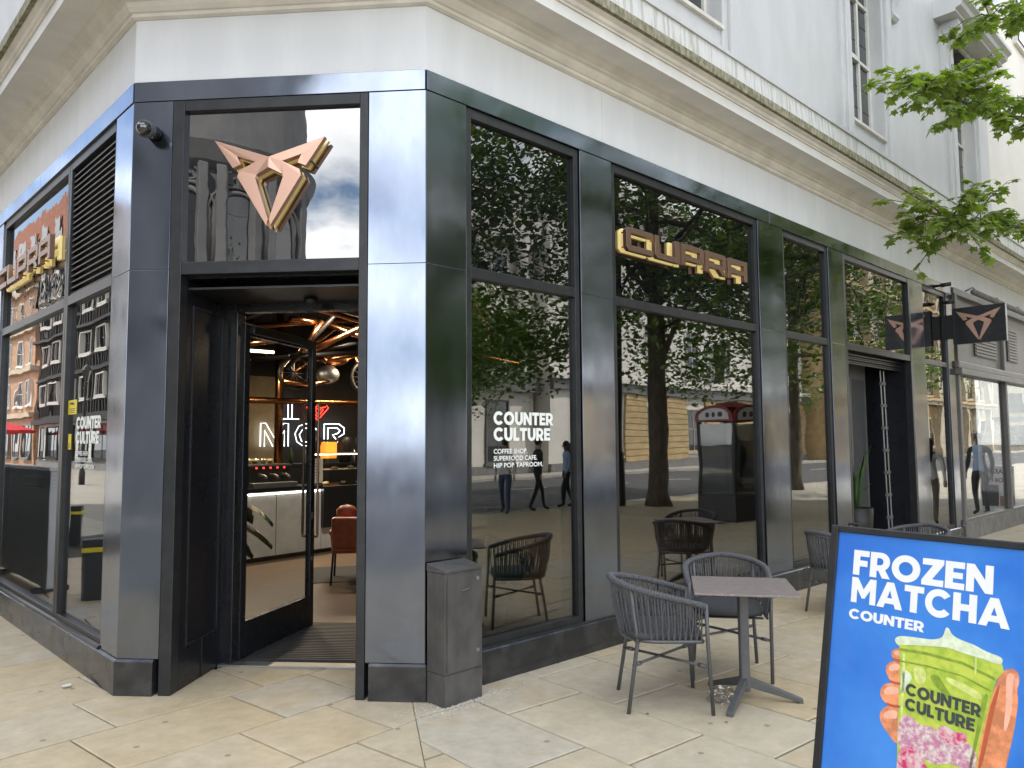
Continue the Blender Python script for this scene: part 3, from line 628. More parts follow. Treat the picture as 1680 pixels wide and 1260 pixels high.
# raised panel strips between the windows
def upper_window(a, b):
    n0 = NW
    ar = MB()
    for s0, s1, nn in ((.0, .10, .035), (.10, .25, .075), (.25, .36, .05)):
        ar.box(FR, a - s1, a - s0, n0 - .01, n0 + nn, 5.702, 8.95); ar.box(FR, b + s0, b + s1, n0 - .01, n0 + nn, 5.702, 8.95)
    ar.box(FR, a, b, n0 - .01, n0 + .05, 8.70, 8.95)
    w = ar.build('window_surround', 'stucco_old', B, bevel=.012)
    fm = MB(); y0, y1 = -.10, -.03
    fm.box(FR, a, a + .05, y0, y1, 6.0, 8.7); fm.box(FR, b - .05, b, y0, y1, 6.0, 8.7)
    mx_ = a + .68
    fm.box(FR, mx_, mx_ + .06, y0, y1, 6.06, 8.7)
    fm.box(FR, a + .05, mx_, y0, y1, 6.0, 6.07); fm.box(FR, mx_ + .06, b - .05, y0, y1, 6.0, 6.07)
    for z in (7.05, 7.95): fm.box(FR, a + .05, mx_, y0, y1 + .02, z, z + .07); fm.box(FR, mx_ + .06, b - .05, y0, y1, z + .01, z + .06)
    fo = fm.build('casement', 'mullion_white', w, bevel=.004)
    for c, d_ in ((a + .04, mx_ + .01), (mx_ + .05, b - .04)):
        for z0, z1 in ((6.06, 7.06), (7.11, 7.96), (8.01, 8.72)): MB().box(FR, c, d_, -.075, -.065, z0, z1).build('pane', 'dark_pane', w)
    ld = MB()
    for z in (6.4, 6.72, 7.4, 7.68, 8.3): ld.box(FR, a + .05, mx_, -.065, -.060, z, z + .012); ld.box(FR, mx_ + .06, b - .05, -.065, -.060, z, z + .012)
    for x in (a + .26, a + .48): ld.box(FR, x, x + .012, -.064, -.061, 6.07, 8.7)
    ld.build('leading', 'grey_plastic', w)
    MB().box(FR, a - .02, b + .02, -.12, .16, 5.96, 6.0).build('window_sill', 'cornice', w)
    # scroll consoles and hood
    for x in (a - .58, b + .37):
        c = MB(); pts = []
        for i in range(22):
            q = i / 21 * 3.4 * math.pi; r = .145 * (1 - i / 26); pts.append((n0 + .12 + r * math.cos(q + 1.2), 8.62 + r * math.sin(q + 1.2)))
        prof = [(n0 - .01, 8.78), (n0 + .30, 8.78), (n0 + .31, 8.66), (n0 + .27, 8.55), (n0 + .19, 8.48), (n0 + .10, 8.35), (n0 + .07, 8.2), (n0 + .06, 8.08), (n0 + .09, 8.0), (n0 + .05, 7.95), (n0 - .01, 7.95)]
        k = len(prof); c.add([FR.p(xx, n, z) for xx in (x, x + .21) for n, z in prof], [tuple(range(k)), tuple(range(2 * k - 1, k - 1, -1))] + [(j_, (j_ + 1) % k, k + (j_ + 1) % k, k + j_) for j_ in range(k)])
        for xx in (x - .006, x + .216): c.tube([FR.p(xx, n, z) for n, z in pts], .016, 6)
        c.build('scroll_console', 'stucco_old', w, bevel=.006)
    pf = [(n0 - .02, 8.78), (n0 + .34, 8.78), (n0 + .34, 8.83), (n0 + .42, 8.86), (n0 + .44, 8.93), (n0 + .50, 8.97), (n0 + .50, 9.03), (n0 - .02, 9.10)]
    k = len(pf); c = MB(); c.add([FR.p(xx, n, z) for xx in (a - .85, b + .85) for n, z in pf], [tuple(range(k)), tuple(range(2 * k - 1, k - 1, -1))] + [(j_, (j_ + 1) % k, k + (j_ + 1) % k, k + j_) for j_ in range(k)])
    c.build('hood_cornice', 'stucco_old', w)
for a, b in WIN: upper_window(a, b)
# roof slab, back walls and floor slab: the block behind the facades
fp = [(-.05, .12), (13.55, .12), (13.55, 14), (9, 23.9), (-1.2, 23.9), (-1.2, 1.75)]
MB().slab(fp, 21, 21.3).build('roof', 'stucco_old', B)
MB().slab(fp, 4.18, 4.6).build('floor_slab', 'int_ceiling', B)
bw = MB(); bw.box(FW, 13.3, 13.55, .3, 14, 4.6, 21); bw.box(Fr((13.55, 14, 0), (-4.55, 9.9, 0), (9.9, 4.55, 0)), 0, 10.9, -.2, 0, 0, 21); bw.box(FW, -1.2, 9, 23.6, 23.9, 0, 21)
bw.build('rear_wall', 'stucco_old', B)

# ---- cream neighbour above the next-door shop
CB = thing('cream_building', 'sunlit cream stone building behind the leaves, beyond the white facade', 'building', (13.7, 0, 0))
MB().box(FW, 13.66, 24, .3, 14, 5.7, 19).build('wall', 'white_render', CB, org=(13.7, 0, 0))
for k_ in range(3):
    for zz in (11.2, 14.6): 
        w_ = MB().box(FW, 15.2 + 2.8 * k_, 16.4 + 2.8 * k_, .22, .31, zz, zz + 2.2).build('window', 'mullion_white', CB, org=(13.7, 0, 0))
        MB().box(FW, 15.3 + 2.8 * k_, 16.3 + 2.8 * k_, .19, .24, zz + .1, zz + 2.1).build('pane', 'dark_pane', w_, org=(13.7, 0, 0))

# ---- shopfront next door
S = thing('neighbouring_shopfront', 'grey stone shopfront with louvre vents next to the dark cafe front', 'shopfront', (11.36, 0, 0))
so = (11.36, 0, 0)
MB().box(FR, 11.36, 24, -.3, .05, 0, .30).build('plinth', 'shop_stone', S, org=so, bevel=.006)
MB().box(FR, 11.34, 24, -.12, .035, .302, .345).build('sill', 'shop_grey', S, org=so, bevel=.004)
MB().box(FR, 11.335, 24, -.16, .10, 2.80, 2.90).build('transom', 'shop_grey', S, org=so, bevel=.01)
MB().box(FR, 11.335, 24, -.16, .06, 2.903, 3.03).build('transom_moulding', 'shop_grey', S, org=so, bevel=.02)
MB().box(FR, 11.335, 24, -.2, .03, 4.19, 4.298).build('head_rail', 'shop_grey', S, org=so)
MB().box(FR, 11.335, 24, -.3, -.03, 3.03, 4.19).build('upper_panel', 'shop_grey', S, org=so)
for x in (11.4, 14.3, 16.9, 19.6): 
    MB().box(FR, x, x + .11, -.10, .03, .345, 2.80).build('mullion', 'shop_grey', S, org=so, bevel=.01)
    MB().box(FR, x, x + .11, -.03, .03, 3.03, 4.19).build('mullion', 'shop_grey', S, org=so, bevel=.01)
for x0, x1 in ((11.51, 14.3), (14.41, 16.9), (17.01, 19.6), (19.71, 24)): MB().box(FR, x0, x1, -.05, -.04, .345, 2.8).build('pane', 'clear_glass', S, org=so)
for x0, x1, z0, z1 in ((12.55, 13.95, 3.2, 3.62), (14.75, 15.5, 3.25, 3.95)):
    vt = MB().box(FR, x0, x1, -.03, -.012, z0, z1).build('vent', 'frame', S, org=so)
    k_ = int((z1 - z0) / .06)
    for i in range(k_): MB().box(FR, x0 + .03, x1 - .03, -.014, .006, z0 + .02 + i * .06, z0 + .045 + i * .06).build('slat', 'shop_grey', vt, org=so)
bx_ = MB(); bx_.box(FR, 11.5, 24, -3.2, -3.1, 0, 4.1); bx_.box(FR, 11.36, 11.46, -3.2, -.31, 0, 4.1); bx_.box(FR, 11.5, 24, -3.1, -.3, 0.0, .1)
bx_.build('shop_interior', 'int_wall', S, org=so)
aw = MB(); aw.tube([FR.p(11.75, .22, 4.24), FR.p(19, .22, 4.24)], .05, 10)
for x in (12.1, 13.6, 15.1): aw.tube([FR.p(x, 0, 4.33), FR.p(x, .12, 4.38), FR.p(x, .22, 4.24)], .014, 6)
tag(aw.build('awning_roller', 'shop_stone', None, org=(11.75, -.22, 4.24), smooth=True), 'grey rolled awning tube on brackets above the shopfront next door', 'awning')

# ================================================================== SIGNS ON THE FACADE
EMB = [(0, 372), (607, 165), (400, 475), (310, 440), (352, 348), (150, 420), (332, 508), (350, 572), (22, 1110), (5, 1040), (150, 590), (140, 556), (0, 486)]
def emblem(fr, uc, zt, sc, n0, n1, mb=None, grow=0):
    mb = mb or MB()
    for sg in (1, -1):
        pts = [(uc + sg * x * sc, zt - (y - 165) * sc) for x, y in EMB]
        mb.prism(fr, pts, n0, n1)
    return mb
q = FC.p(1.095, 0, 3.19)
em = thing('emblem_sign', 'large copper angular emblem sign mounted above the open entrance door', 'sign', q)
def faceted(fr, uc, zt, sc, n0, n1):
    mb = MB()
    for sg in (1, -1):
        k = len(EMB); pts = [(uc + sg * x * sc, zt - (y - 165) * sc, n1 + (.016 * max(0, 1 - x / 400) if 300 < y < 500 else 0)) for x, y in EMB]
        vs = [fr.p(u, n0, z) for u, z, n in pts] + [fr.p(u, n, z) for u, z, n in pts]
        mb.add(vs, [tuple(range(k)), tuple(range(2 * k - 1, k - 1, -1))] + [(i, (i + 1) % k, k + (i + 1) % k, k + i) for i in range(k)])
    return mb
faceted(FC, 1.095, 3.825, .000655, .012, .06).build('emblem_face', 'copper', em, org=q, bevel=.002)
emblem(FC, 1.095, 3.825, .000655, -.034, -.022).build('emblem_backing', 'gold_edge', em, org=q)
for u, z in ((.80, 3.66), (1.39, 3.66), (1.095, 3.66), (1.23, 3.45), (.96, 3.45)): MB().tube([FC.p(u, -.036, z), FC.p(u, .03, z)], .008, 6).build('stand_off', 'black', em, org=q)

def strokes(ch):
    """letter outlines in a 1.0 wide x 0.52 high box, as quads (lists of polygons)"""
    t = .13; H = .52; c = .07
    def bar(x0, y0, x1, y1): return [(x0, y0), (x1, y0), (x1, y1), (x0, y1)]
    if ch == 'C': return [[(c * 1.3, 0), (1, 0), (1, t), (.17, t), (.17 - .0, H - t), (1, H - t), (1 - .0, H), (c * 1.3, H), (0, H - c), (0, c)]]
    if ch == 'U': return [[(c * 1.3, 0), (1, 0), (1, H), (.83, H), (.83, t), (.17, t), (.17, H), (0, H), (0, c)]]
    if ch == 'P': return [[(0, 0), (.17, 0), (.17, .13), (.93, .13), (1, .2), (1, H - c), (.93, H), (0, H)], None, bar(.17, .25, .83, H - t)]
    if ch == 'R': return [[(0, 0), (.17, 0), (.17, .13), (.60, .13), (.78, 0), (1, 0), (.82, .14), (.93, .15), (1, .22), (1, H - c), (.93, H), (0, H)], None, bar(.17, .25, .83, H - t)]
    if ch == 'A': return [[(0, 0), (.17, 0), (.17, .14), (.83, .14), (.83, 0), (1, 0), (1, H), (c * 1.3, H), (0, H - c)], None, bar(.17, .26, .83, H - t)]
def letter_bm(ch, fr, u0, w, z0, hgt, n0, n1, sgn=1):
    """extruded letter; counters are cut by bridging the outline to the hole"""
    d = strokes(ch); mp = lambda p: (u0 + sgn * p[0] * w, z0 + p[1] / .52 * hgt)
    mb = MB(); out = d[0]
    if len(d) == 1: mb.prism(fr, [mp(p) for p in out], n0, n1); return mb
    hole = d[2]
    # slit from the hole's top-left corner to the outline's top edge: one simple polygon
    top = out.index((.93, .52)) if (.93, .52) in out else out.index((1, .52))
    hx = hole[3]
    loop = out[:top + 1] + [(hx[0] + .0004, .52), (hx[0] + .0004, hx[1]), hole[2], hole[1], hole[0], hx, (hx[0], .52)] + out[top + 1:]
    mb.prism(fr, [mp(p) for p in loop], n0, n1); return mb
def word_sign(fr, starts, w, z0, hgt, sgn, label, glow):
    q = fr.p(starts[0], 0, z0); g = thing('letter_sign', label, 'sign', q)
    for ch, u in zip('CUPRA', starts):
        l = letter_bm(ch, fr, u, w, z0, hgt, .008, .05, sgn).build('letter', 'bronze', g, org=q, bevel=.002)
        letter_bm(ch, fr, u, w, z0, hgt, -.051, -.030, sgn).build('glowing_backing', glow, l, org=q)
        for x, y in ((.08, .1), (.08, .42)): MB().tube([fr.p(u + sgn * x * w, -.06, z0 + y / .52 * hgt), fr.p(u + sgn * x * w, .01, z0 + y / .52 * hgt)], .006, 6).build('stand_off', 'black', l, org=q)
word_sign(FR, [2.19, 2.62, 3.05, 3.475, 3.90], .395, 3.385, .215, 1, 'bronze block letters CUPRA with golden glow on the long side window', 'gold_glow')
word_sign(FL, [4.10, 3.67, 3.24, 2.81, 2.38], .395, 3.37, .215, -1, 'bronze block letters CUPRA on the left side window beside the louvre', 'gold_glow')

# blade sign
bx = 10.95; q = FR.p(bx, .0, 3.26)
bs_ = thing('blade_sign', 'black projecting blade sign with copper emblem on both sides', 'sign', q)
FBn = Fr((bx, 0, 0), (0, -1, 0), (-1, 0, 0))      # u out from the wall, n towards the camera
MB().box(FBn, .11, .88, -.05, .05, 3.26, 3.86).build('sign_board', 'black_paint', bs_, org=q, bevel=.004)
MB().box(FBn, -.02, .11, -.03, .03, 3.36, 3.76).build('bracket', 'black', bs_, org=q)
emblem(FBn, .50, 3.80, .00053, .052, .075).build('emblem', 'copper', bs_, org=q)
emblem(FBn, .50, 3.80, .00053, -.075, -.052).build('emblem', 'copper', bs_, org=q)
# flood lights beside the blade sign
for i, (x, z) in enumerate(((10.6, 4.22), (10.75, 3.95))):
    q = FR.p(x, .0, z)
    f = MB(); f.tube([FR.p(x, .0, z), FR.p(x, .05, z), FR.p(x, .055, z), FR.p(x + .03, .20, z + .01)], [.02, .02, .034, .034], 10)
    tag(f.build('spot_camera', 'black', None, org=q, smooth=True), ['black spotlight over the blade sign, upper of two', 'black spotlight over the blade sign, lower of two'][i], 'spotlight', 'spotlights by the blade sign')

# window lettering
def vinyl(fr, sgn, u0, n, label):
    q = fr.p(u0, n, 1.5); ru, uv, nv = fr.u * sgn, Vector((0, 0, 1)), fr.n
    g = thing('window_lettering', label, 'lettering', q)
    for txt, z, w, h_, bold, nm in (('COUNTER', 1.828, .645, .098, .045, 'title_line'), ('CULTURE', 1.708, .61, .098, .045, 'title_line'), ('COFFEE SHOP.', 1.612, .352, .036, .02, 'text_line'),
                              ('SUPERFOOD CAFE.', 1.560, .46, .036, .02, 'text_line'), ('HIP POP TAPROOM.', 1.508, .525, .036, .02, 'text_line')):
        (block_text(nm, txt, fr.p(u0, n + .001, z), ru, uv, nv, w, h_, 'white_print', g, q) if nm == 'title_line' else lettering(nm, txt, fr.p(u0, n, z), ru, uv, nv, w, h_, 'white_print', g, q, bold))
vinyl(FR, 1, .673, -.051, 'white COUNTER CULTURE lettering on the window beside the utility cabinet')
vinyl(FL, -1, 1.345, -.051, 'white COUNTER CULTURE lettering on the left side window under the louvre')
# yellow notices on the left window
for u0, u1, z0, z1, lb in ((1.36, 1.60, 1.955, 2.075, 'yellow warning notice stuck high on the left window'), (1.49, 1.57, 1.66, 1.79, 'small yellow sticker low on the left window')):
    q = FL.p((u0 + u1) / 2, -.052, (z0 + z1) / 2)
    nt_ = tag(MB().box(FL, u0, u1, -.0525, -.050, z0, z1).build('window_notice', 'yellow', None, org=q), lb, 'notice')
    pr = MB(); w_ = u1 - u0
    if w_ > .15: pr.prism(FL, [(u0 + .06, z1 - .045), (u0 + .19, z1 - .035), (u0 + .185, z1 - .02), (u0 + .12, z1 - .018), (u0 + .07, z1 - .025)], -.0498, -.0490)
    for i in range(3): pr.box(FL, u0 + .15 * w_, u0 + .8 * w_, -.0498, -.0490, z0 + .012 + i * .016, z0 + .018 + i * .016)
    pr.build('print', 'black', nt_, org=q).location = (0, 0, 0)

# cctv dome camera on the left pilaster
q = FC.p(1.985, 0, 3.93)
cc = thing('security_camera', 'black dome security camera on the metal pilaster left of the entrance', 'camera', q)
ax = (CN * .8 + Vector((-.2, -.35, -.28))).normalized()
def along(o, d, prof, seg=18):
    d = Vector(d).normalized(); mb = MB(); a = d.orthogonal().normalized(); b = d.cross(a); c = seg
    vs = [Vector(o) + d * t + (a * math.cos(2 * math.pi * j / c) + b * math.sin(2 * math.pi * j / c)) * r for t, r in prof for j in range(c)]
    fs = [(i * c + j, i * c + (j + 1) % c, (i + 1) * c + (j + 1) % c, (i + 1) * c + j) for i in range(len(prof) - 1) for j in range(c)]
    fs += [tuple(range(c - 1, -1, -1)), tuple(range((len(prof) - 1) * c, len(prof) * c))]
    return mb.add(vs, fs)
along(q, CN, [(0, .052), (.012, .055), (.03, .05), (.04, .042)]).build('base', 'black', cc, org=q, smooth=True)
along(q + CN * .03, ax, [(0, .046), (.03, .058), (.085, .062), (.10, .060)]).build('housing', 'grey_plastic', cc, org=q, smooth=True)
along(q + CN * .03, ax, [(.095, .052), (.115, .050), (.135, .042), (.150, .028), (.156, .01)]).build('dome', 'black_glass', cc, org=q, smooth=True)
MB().box(FC, 1.955, 1.985, .0405, .046, 3.87, 3.888).build('tag', 'white', cc, org=q)
# sensor under the entrance soffit
q = FC.p(.98, -.50, 2.80)
tag(MB().lathe(q, [(.035, .0), (.055, -.012), (.05, -.035), (.03, -.052), (.01, -.058)]).build('ceiling_sensor', 'cast_black', None, org=q, smooth=True), 'small black dome sensor under the entrance soffit', 'sensor')

# ================================================================== STREET FURNITURE AT THE CORNER
# utility cabinet
q = (0.165, -.10, 0); cb = thing('utility_cabinet', 'dark grey metal utility cabinet standing against the corner of the shopfront', 'cabinet', q)
FU = W((0.165, -.105, 0), R(1.5))
MB().box(FU, -.165, .165, -.095, .085, -.01, .20).build('base', 'cabinet', cb, org=q, bevel=.003)
MB().box(FU, -.165, .165, -.095, .085, .202, .845).build('body', 'cabinet', cb, org=q, bevel=.003)
tp = MB(); tp.add([FU.p(u, n, z) for u, n, z in ((-.168, -.10, .847), (.168, -.10, .847), (.168, .087, .847), (-.168, .087, .847), (-.168, -.10, .866), (.168, -.10, .866), (.168, .087, .90), (-.168, .087, .90))],
       [(0, 3, 2, 1), (4, 5, 6, 7), (0, 1, 5, 4), (1, 2, 6, 5), (2, 3, 7, 6), (3, 0, 4, 7)]); tp.build('lid', 'cabinet', cb, org=q, bevel=.003)
dr = MB().box(FU, -.148, .152, -.103, -.097, .215, .832).build('door', 'cabinet', cb, org=q, bevel=.002)
for z in (.79, .32):
    along(FU.p(.115, -.103, z), -FU.n, [(0, .013), (.006, .013), (.007, .007), (.004, .006)], 12).build('lock', 'dull_steel', dr, org=q)
MB().tube([FU.p(-.03, -.104, .722), FU.p(.04, -.104, .730)], .006, 6).build('handle', 'grey_plastic', dr, org=q)
# grit around its foot
gr = MB(); r_ = random.Random(4)
for i in range(2600):
    a = r_.uniform(0, 6.28); rr = abs(r_.gauss(.1, .13)); x, y = .16 + rr * 1.55 * math.cos(a), -.16 + rr * .75 * math.sin(a); s_ = r_.uniform(.003, .0075)
    if y > -.03 and x > -.05: continue
    vs = [Vector((x, y, .0)) + Vector((r_.uniform(-1, 1), r_.uniform(-1, 1), r_.uniform(.1, 1.3))) * s_ for _ in range(4)]
    gr.add(vs, [(0, 1, 2), (0, 2, 3), (0, 3, 1), (1, 3, 2)])
o = stuff(gr.build('gravel', 'grit')); o['label'] = 'pale loose grit swept around the foot of the utility cabinet'; o['category'] = 'gravel'

# ---- rope armchair, built once (forward = +Y)
def make_chair():
    c = thing('rope_armchair', 'x', 'chair')
    def plan(t, w, d0, d1):      # U-shaped plan: two short arms and a rounded back; t 0..1 from right front to left front
        st = d1; ar_ = math.pi * w * .92; tot = 2 * st + ar_; l = t * tot
        if l < st: return w, d1 - l - d0, l / st
        if l > tot - st: return -w, l - (tot - st) - d0, 0
        q_ = (l - st) / ar_ * math.pi; return w * math.cos(q_), -d0 - w * .92 * math.sin(q_), 1
    def rim(t):
        x, y, _ = plan(t, .29 , .0, .25); s_ = abs(2 * t - 1)
        return Vector((x * (1 - .06 * s_ ** 4), y - .02 * (1 - s_), .775 - .135 * s_ ** 1.4))
    def rail(t):
        x, y, _ = plan(t, .245, .0, .24)
        return Vector((x, y, .425))
    ts = [i / 40 for i in range(41)]
    MB().tube([rim(t) for t in ts], .0175, 8).build('rim', 'rope', c, smooth=True)
    MB().tube([rail(t) for t in ts], .011, 6).build('seat_rail', 'powder_grey', c, smooth=True)
    st = MB()
    for i in range(70):
        t = .015 + i * .97 / 69; a, b = rim(t), rail(min(1, max(0, t + .006 * (1 if i % 2 else -1))))
        mid = (a + b) / 2 + Vector((a.x, a.y + .02, 0)).normalized() * (.012 if i % 2 else -.002)
        st.tube([a + Vector((0, 0, .004)), mid, b], .0050, 5, cap=False)
    stuff(st.build('rope_weave', 'rope', c, smooth=True))
    # knots of rope round the rim
    kn = MB()
    for i in range(84):
        t = .008 + i * .984 / 83; p = rim(t); d = (rim(min(1, t + .005)) - rim(max(0, t - .005))).normalized(); s1 = d.orthogonal().normalized(); s2 = d.cross(s1)
        kn.tube([p + (s1 * math.cos(2 * math.pi * j / 7) + s2 * math.sin(2 * math.pi * j / 7)) * .0165 + d * .003 * math.sin(4 * math.pi * j / 7) for j in range(7)], .0062, 5, closed=True)
    stuff(kn.build('rim_binding', 'rope', c, smooth=True))
    f0, f1 = rim(0), rim(1)
    for p, s_ in ((f0, 1), (f1, -1)):
        MB().tube([(p.x, p.y + .004, p.z + .012), (p.x - .005 * s_, p.y + .01, .44), (p.x - .012 * s_, p.y + .035, 0.0)], .0125, 8).build('leg', 'powder_grey', c, smooth=True)
    for s_ in (1, -1):
        t = .33 if s_ > 0 else .67; a = rim(t); b = rail(t)
        MB().tube([a, b + Vector((.008 * s_, -.008, 0)), (b.x + .035 * s_, b.y - .075, 0)], .0125, 8).build('leg', 'powder_grey', c, smooth=True)
    cr = MB(); g0 = Vector((f0.x - .006, f0.y + .02, .28)); g1 = Vector((f1.x + .006, f1.y + .02, .28)); b0 = rail(.33) + Vector((.022, -.04, -.145)); b1 = rail(.67) + Vector((-.022, -.04, -.145))
    for a, b in ((g0, b1), (g1, b0)):
        m_ = (a + b) / 2; cr.tube([a, m_, b], .009, 6)
        for e_ in (a + (b - a) * .09, b + (a - b) * .09): cr.tube([e_ - (b - a).normalized() * .02, e_ + (b - a).normalized() * .02], .013, 8)
    cr.build('cross_brace', 'powder_grey', c, smooth=True)
    sl = MB()
    for i in range(5): y = -.17 + i * .095; sl.box(FW, -.22, .22, y, y + .045, .418, .424)
    sl.build('seat_strap', 'cushion', c)
    # rounded cushion
    cu = MB(); out = []
    for i in range(28):
        a = 2 * math.pi * i / 28; x, y = math.cos(a), math.sin(a); k = (abs(x) ** 4 + abs(y) ** 4) ** -.25
        out.append((x * k * .240, .025 + y * k * .235))
    lay = [(.94, .428), (1.0, .438), (1.0, .462), (.95, .476), (.7, .482), (.0, .484)]
    vs = []; fs = []
    for s_, z in lay: vs += [(x * s_, y * s_, z) for x, y in out]
    for i in range(len(lay) - 1):
        for j in range(28): fs.append((i * 28 + j, i * 28 + (j + 1) % 28, (i + 1) * 28 + (j + 1) % 28, (i + 1) * 28 + j))
    fs.append(tuple(range(27, -1, -1))); cu.add(vs, fs); cu.build('cushion', 'cushion', c, smooth=True)
    tn = MB(); tn.tube([(-.2, -.2, .42), (-.225, -.235, .40), (-.22, -.24, .34)], .004, 5); tn.build('cushion_tie', 'cushion', c)
    return c
chair0 = make_chair()
CH = [((1.085, -1.075, 0), R(-44), 'grey rope armchair pulled up to the cafe table, nearest the shop window'),
      ((2.02, -1.045, 0), R(-144) , 'grey rope armchair behind the cafe table, facing the camera'),
      ((4.45, -.86, 0), R(-20), 'grey rope armchair half hidden behind the left edge of the blue advertising board'),
      ((5.30, -1.28, 0), R(170), 'grey rope armchair of which only the top shows over the blue advertising board')]
for i, (l, a, lb) in enumerate(CH):
    o = chair0 if i == 0 else copy_tree(chair0)
    o.location = l; o.scale = (1.04, 1.04, 1.04); o.rotation_euler.z = a - math.pi / 2; tag(o, lb, 'chair', 'grey rope armchairs outside the cafe')
# ---- tables
def make_table():
    t = thing('cafe_table', 'x', 'table')
    MB().box(W((0, 0, 0), R(34.6)), -.32, .32, -.32, .32, .728, .742).build('table_top', 'table_top', t, bevel=.003)
    MB().box(FW, -.12, .12, -.12, .12, .715, .7275).build('top_plate', 'powder_grey', t)
    MB().box(W((0, 0, 0), R(45)), -.031, .031, -.031, .031, .06, .716).build('column', 'powder_grey', t, bevel=.012)
    for a in (194, 306, 70):
        f = Fr((0, 0, 0), (math.cos(R(a)), math.sin(R(a)), 0), (-math.sin(R(a)), math.cos(R(a)), 0))
        l_ = MB(); pr = [(.0, .165), (.035, .15), (.36, .028), (.36, .0), (.33, .0), (.325, .012), (.04, .085), (0, .085)]
        l_.prism(f, pr, -.021, .021); l_.build('foot', 'powder_grey', t, bevel=.004)
    return t
tb = make_table(); tb.location = (1.50, -1.475, 0); tb.rotation_euler.z = R(0)
tag(tb, 'square veined grey-brown cafe table on three-footed pedestal beside two armchairs', 'table', 'cafe tables')
t2 = copy_tree(tb); t2.location = (4.88, -1.05, 0); tag(t2, 'cafe table between the chairs behind the blue advertising board', 'table', 'cafe tables')
lg = MB().box(W((1.50, -1.475, 0), R(-50)), .265, .31, -.315, -.30, .7425, .7435)
# clear plastic bag under the table foot
bm = bmesh.new(); bmesh.ops.create_icosphere(bm, subdivisions=4, radius=1)
from mathutils import noise as mnoise
for v in bm.verts:
    k = 1 + .30 * mnoise.noise(v.co * 2.3) + .22 * abs(mnoise.noise(v.co * 6.1)) + .10 * mnoise.noise(v.co * 14); v.co = Vector((v.co.x * .088 * k, v.co.y * .055 * k, max(-.4, v.co.z) * .062 * k + .028))
zmin = min(v.co.z for v in bm.verts)
for v in bm.verts: v.co.z -= zmin
me = bpy.data.meshes.new('plastic_bag'); bm.to_mesh(me); bm.free(); me.materials.append(MATS['film'])
pb = link('plastic_bag', me, None, (1.37, -1.385, .001)); pb.rotation_euler.z = R(-45)
tag(pb, 'crumpled clear plastic bag lying on the paving under the cafe table', 'bag')
# little scraps
def scrap(x, y, s_, mat_, lb, cat='litter'):
    r2 = random.Random(int(x * 100) + 9); mb = MB(); vs = [(x + s_ * a, y + s_ * b, .0035 + r2.uniform(0, .35) * s_) for a, b in ((-.6, -.4), (.5, -.55), (.65, .4), (-.45, .5))]
    vs += [(a, b, c_ + .0012) for a, b, c_ in vs]
    mb.add(vs, [(0, 3, 2, 1), (4, 5, 6, 7), (0, 1, 5, 4), (1, 2, 6, 5), (2, 3, 7, 6), (3, 0, 4, 7)])
    tag(mb.build('paper_scrap', mat_, None, org=(x, y, 0)), lb, cat)
scrap(-1.60, 2.02, .05, 'scrap', 'crumpled pale blue paper scrap on the paving by the left plinth')
scrap(.83, -1.18, .018, 'bark', 'tiny dark leaf fragment on the paving beside the near chair leg', 'leaf')
scrap(1.05, -1.60, .016, 'brick_red', 'tiny reddish leaf fragment on the paving before the table foot', 'leaf')

# ---- advertising board
TL = Vector((-.335, -2.925, 1.385)); wa = R(80.5); uw = -Vector((math.cos(wa), math.sin(wa), 0)); nh = Vector((-math.sin(wa), math.cos(wa), 0))
if nh.dot(CAM - TL) < 0: nh = -nh
tl_ = R(11.5); dn = (nh * math.sin(tl_) - Vector((0, 0, 1)) * math.cos(tl_)); nb = dn.cross(uw); 
if nb.dot(nh) < 0: nb = -nb
BW, BL = .71, 1.385 / math.cos(tl_) - .02
class Fb:
    def __init__(s, o): s.o = o
    def p(s, u, n, z): return s.o + uw * u + nb * n + dn * z      # z measured down the board
FA = Fb(TL)
q = TL + dn * BL + uw * .325; q.z = 0
ab = thing('advertising_board', 'blue poster A-board with black frame advertising a frozen green drink', 'sign', q)
fm = MB()
fm.box(FA, -.03, 0, -.045, .004, 0, BL); fm.box(FA, .65, .68, -.045, .004, 0, BL); fm.box(FA, 0, .65, -.045, .004, 0, .024); fm.box(FA, 0, .65, -.045, .004, BL - .09, BL)
fm.build('frame', 'frame', ab, org=q, bevel=.004)
MB().box(FA, 0, .65, -.04, -.004, .024, BL - .09).build('poster', 'poster_blue', ab, org=q)
bk = MB(); tr_ = TL - nh * .02
dn2 = (-nh * math.sin(tl_) - Vector((0, 0, 1)) * math.cos(tl_))
class Fk:
    def p(s, u, n, z): return tr_ - nb * .05 + uw * u - nh * n + dn2 * z
bk.box(Fk(), -.03, .68, 0, .03, 0.02, BL - .03); bk.build('rear_panel', 'frame', ab, org=q, bevel=.004)
hd = MB(); hd.tube([FA.p(.02, -.03, .003), FA.p(.02, -.03, -.012), FA.p(.06, -.03, -.012), FA.p(.06, -.03, .003)], .005, 6); hd.build('carry_handle', 'black', ab, org=q)
uvv = -dn
def bl(nm, txt, u0, v1, w, h_, mat_, lay=1, parent=ab, skew=0):
    return block_text(nm, txt, FA.p(u0, -.0034 + lay * .0007, v1), uw + dn * skew, uvv, nb, w, h_, mat_, parent, q)
bl('title_line', 'FROZEN', .065, .169, .466, .087, 'poster_white')
bl('title_line', 'MATCHA', .065, .265, .517, .087, 'poster_white')
bl('subtitle_line', 'COUNTER', .062, .322, .265, .034, 'poster_white')
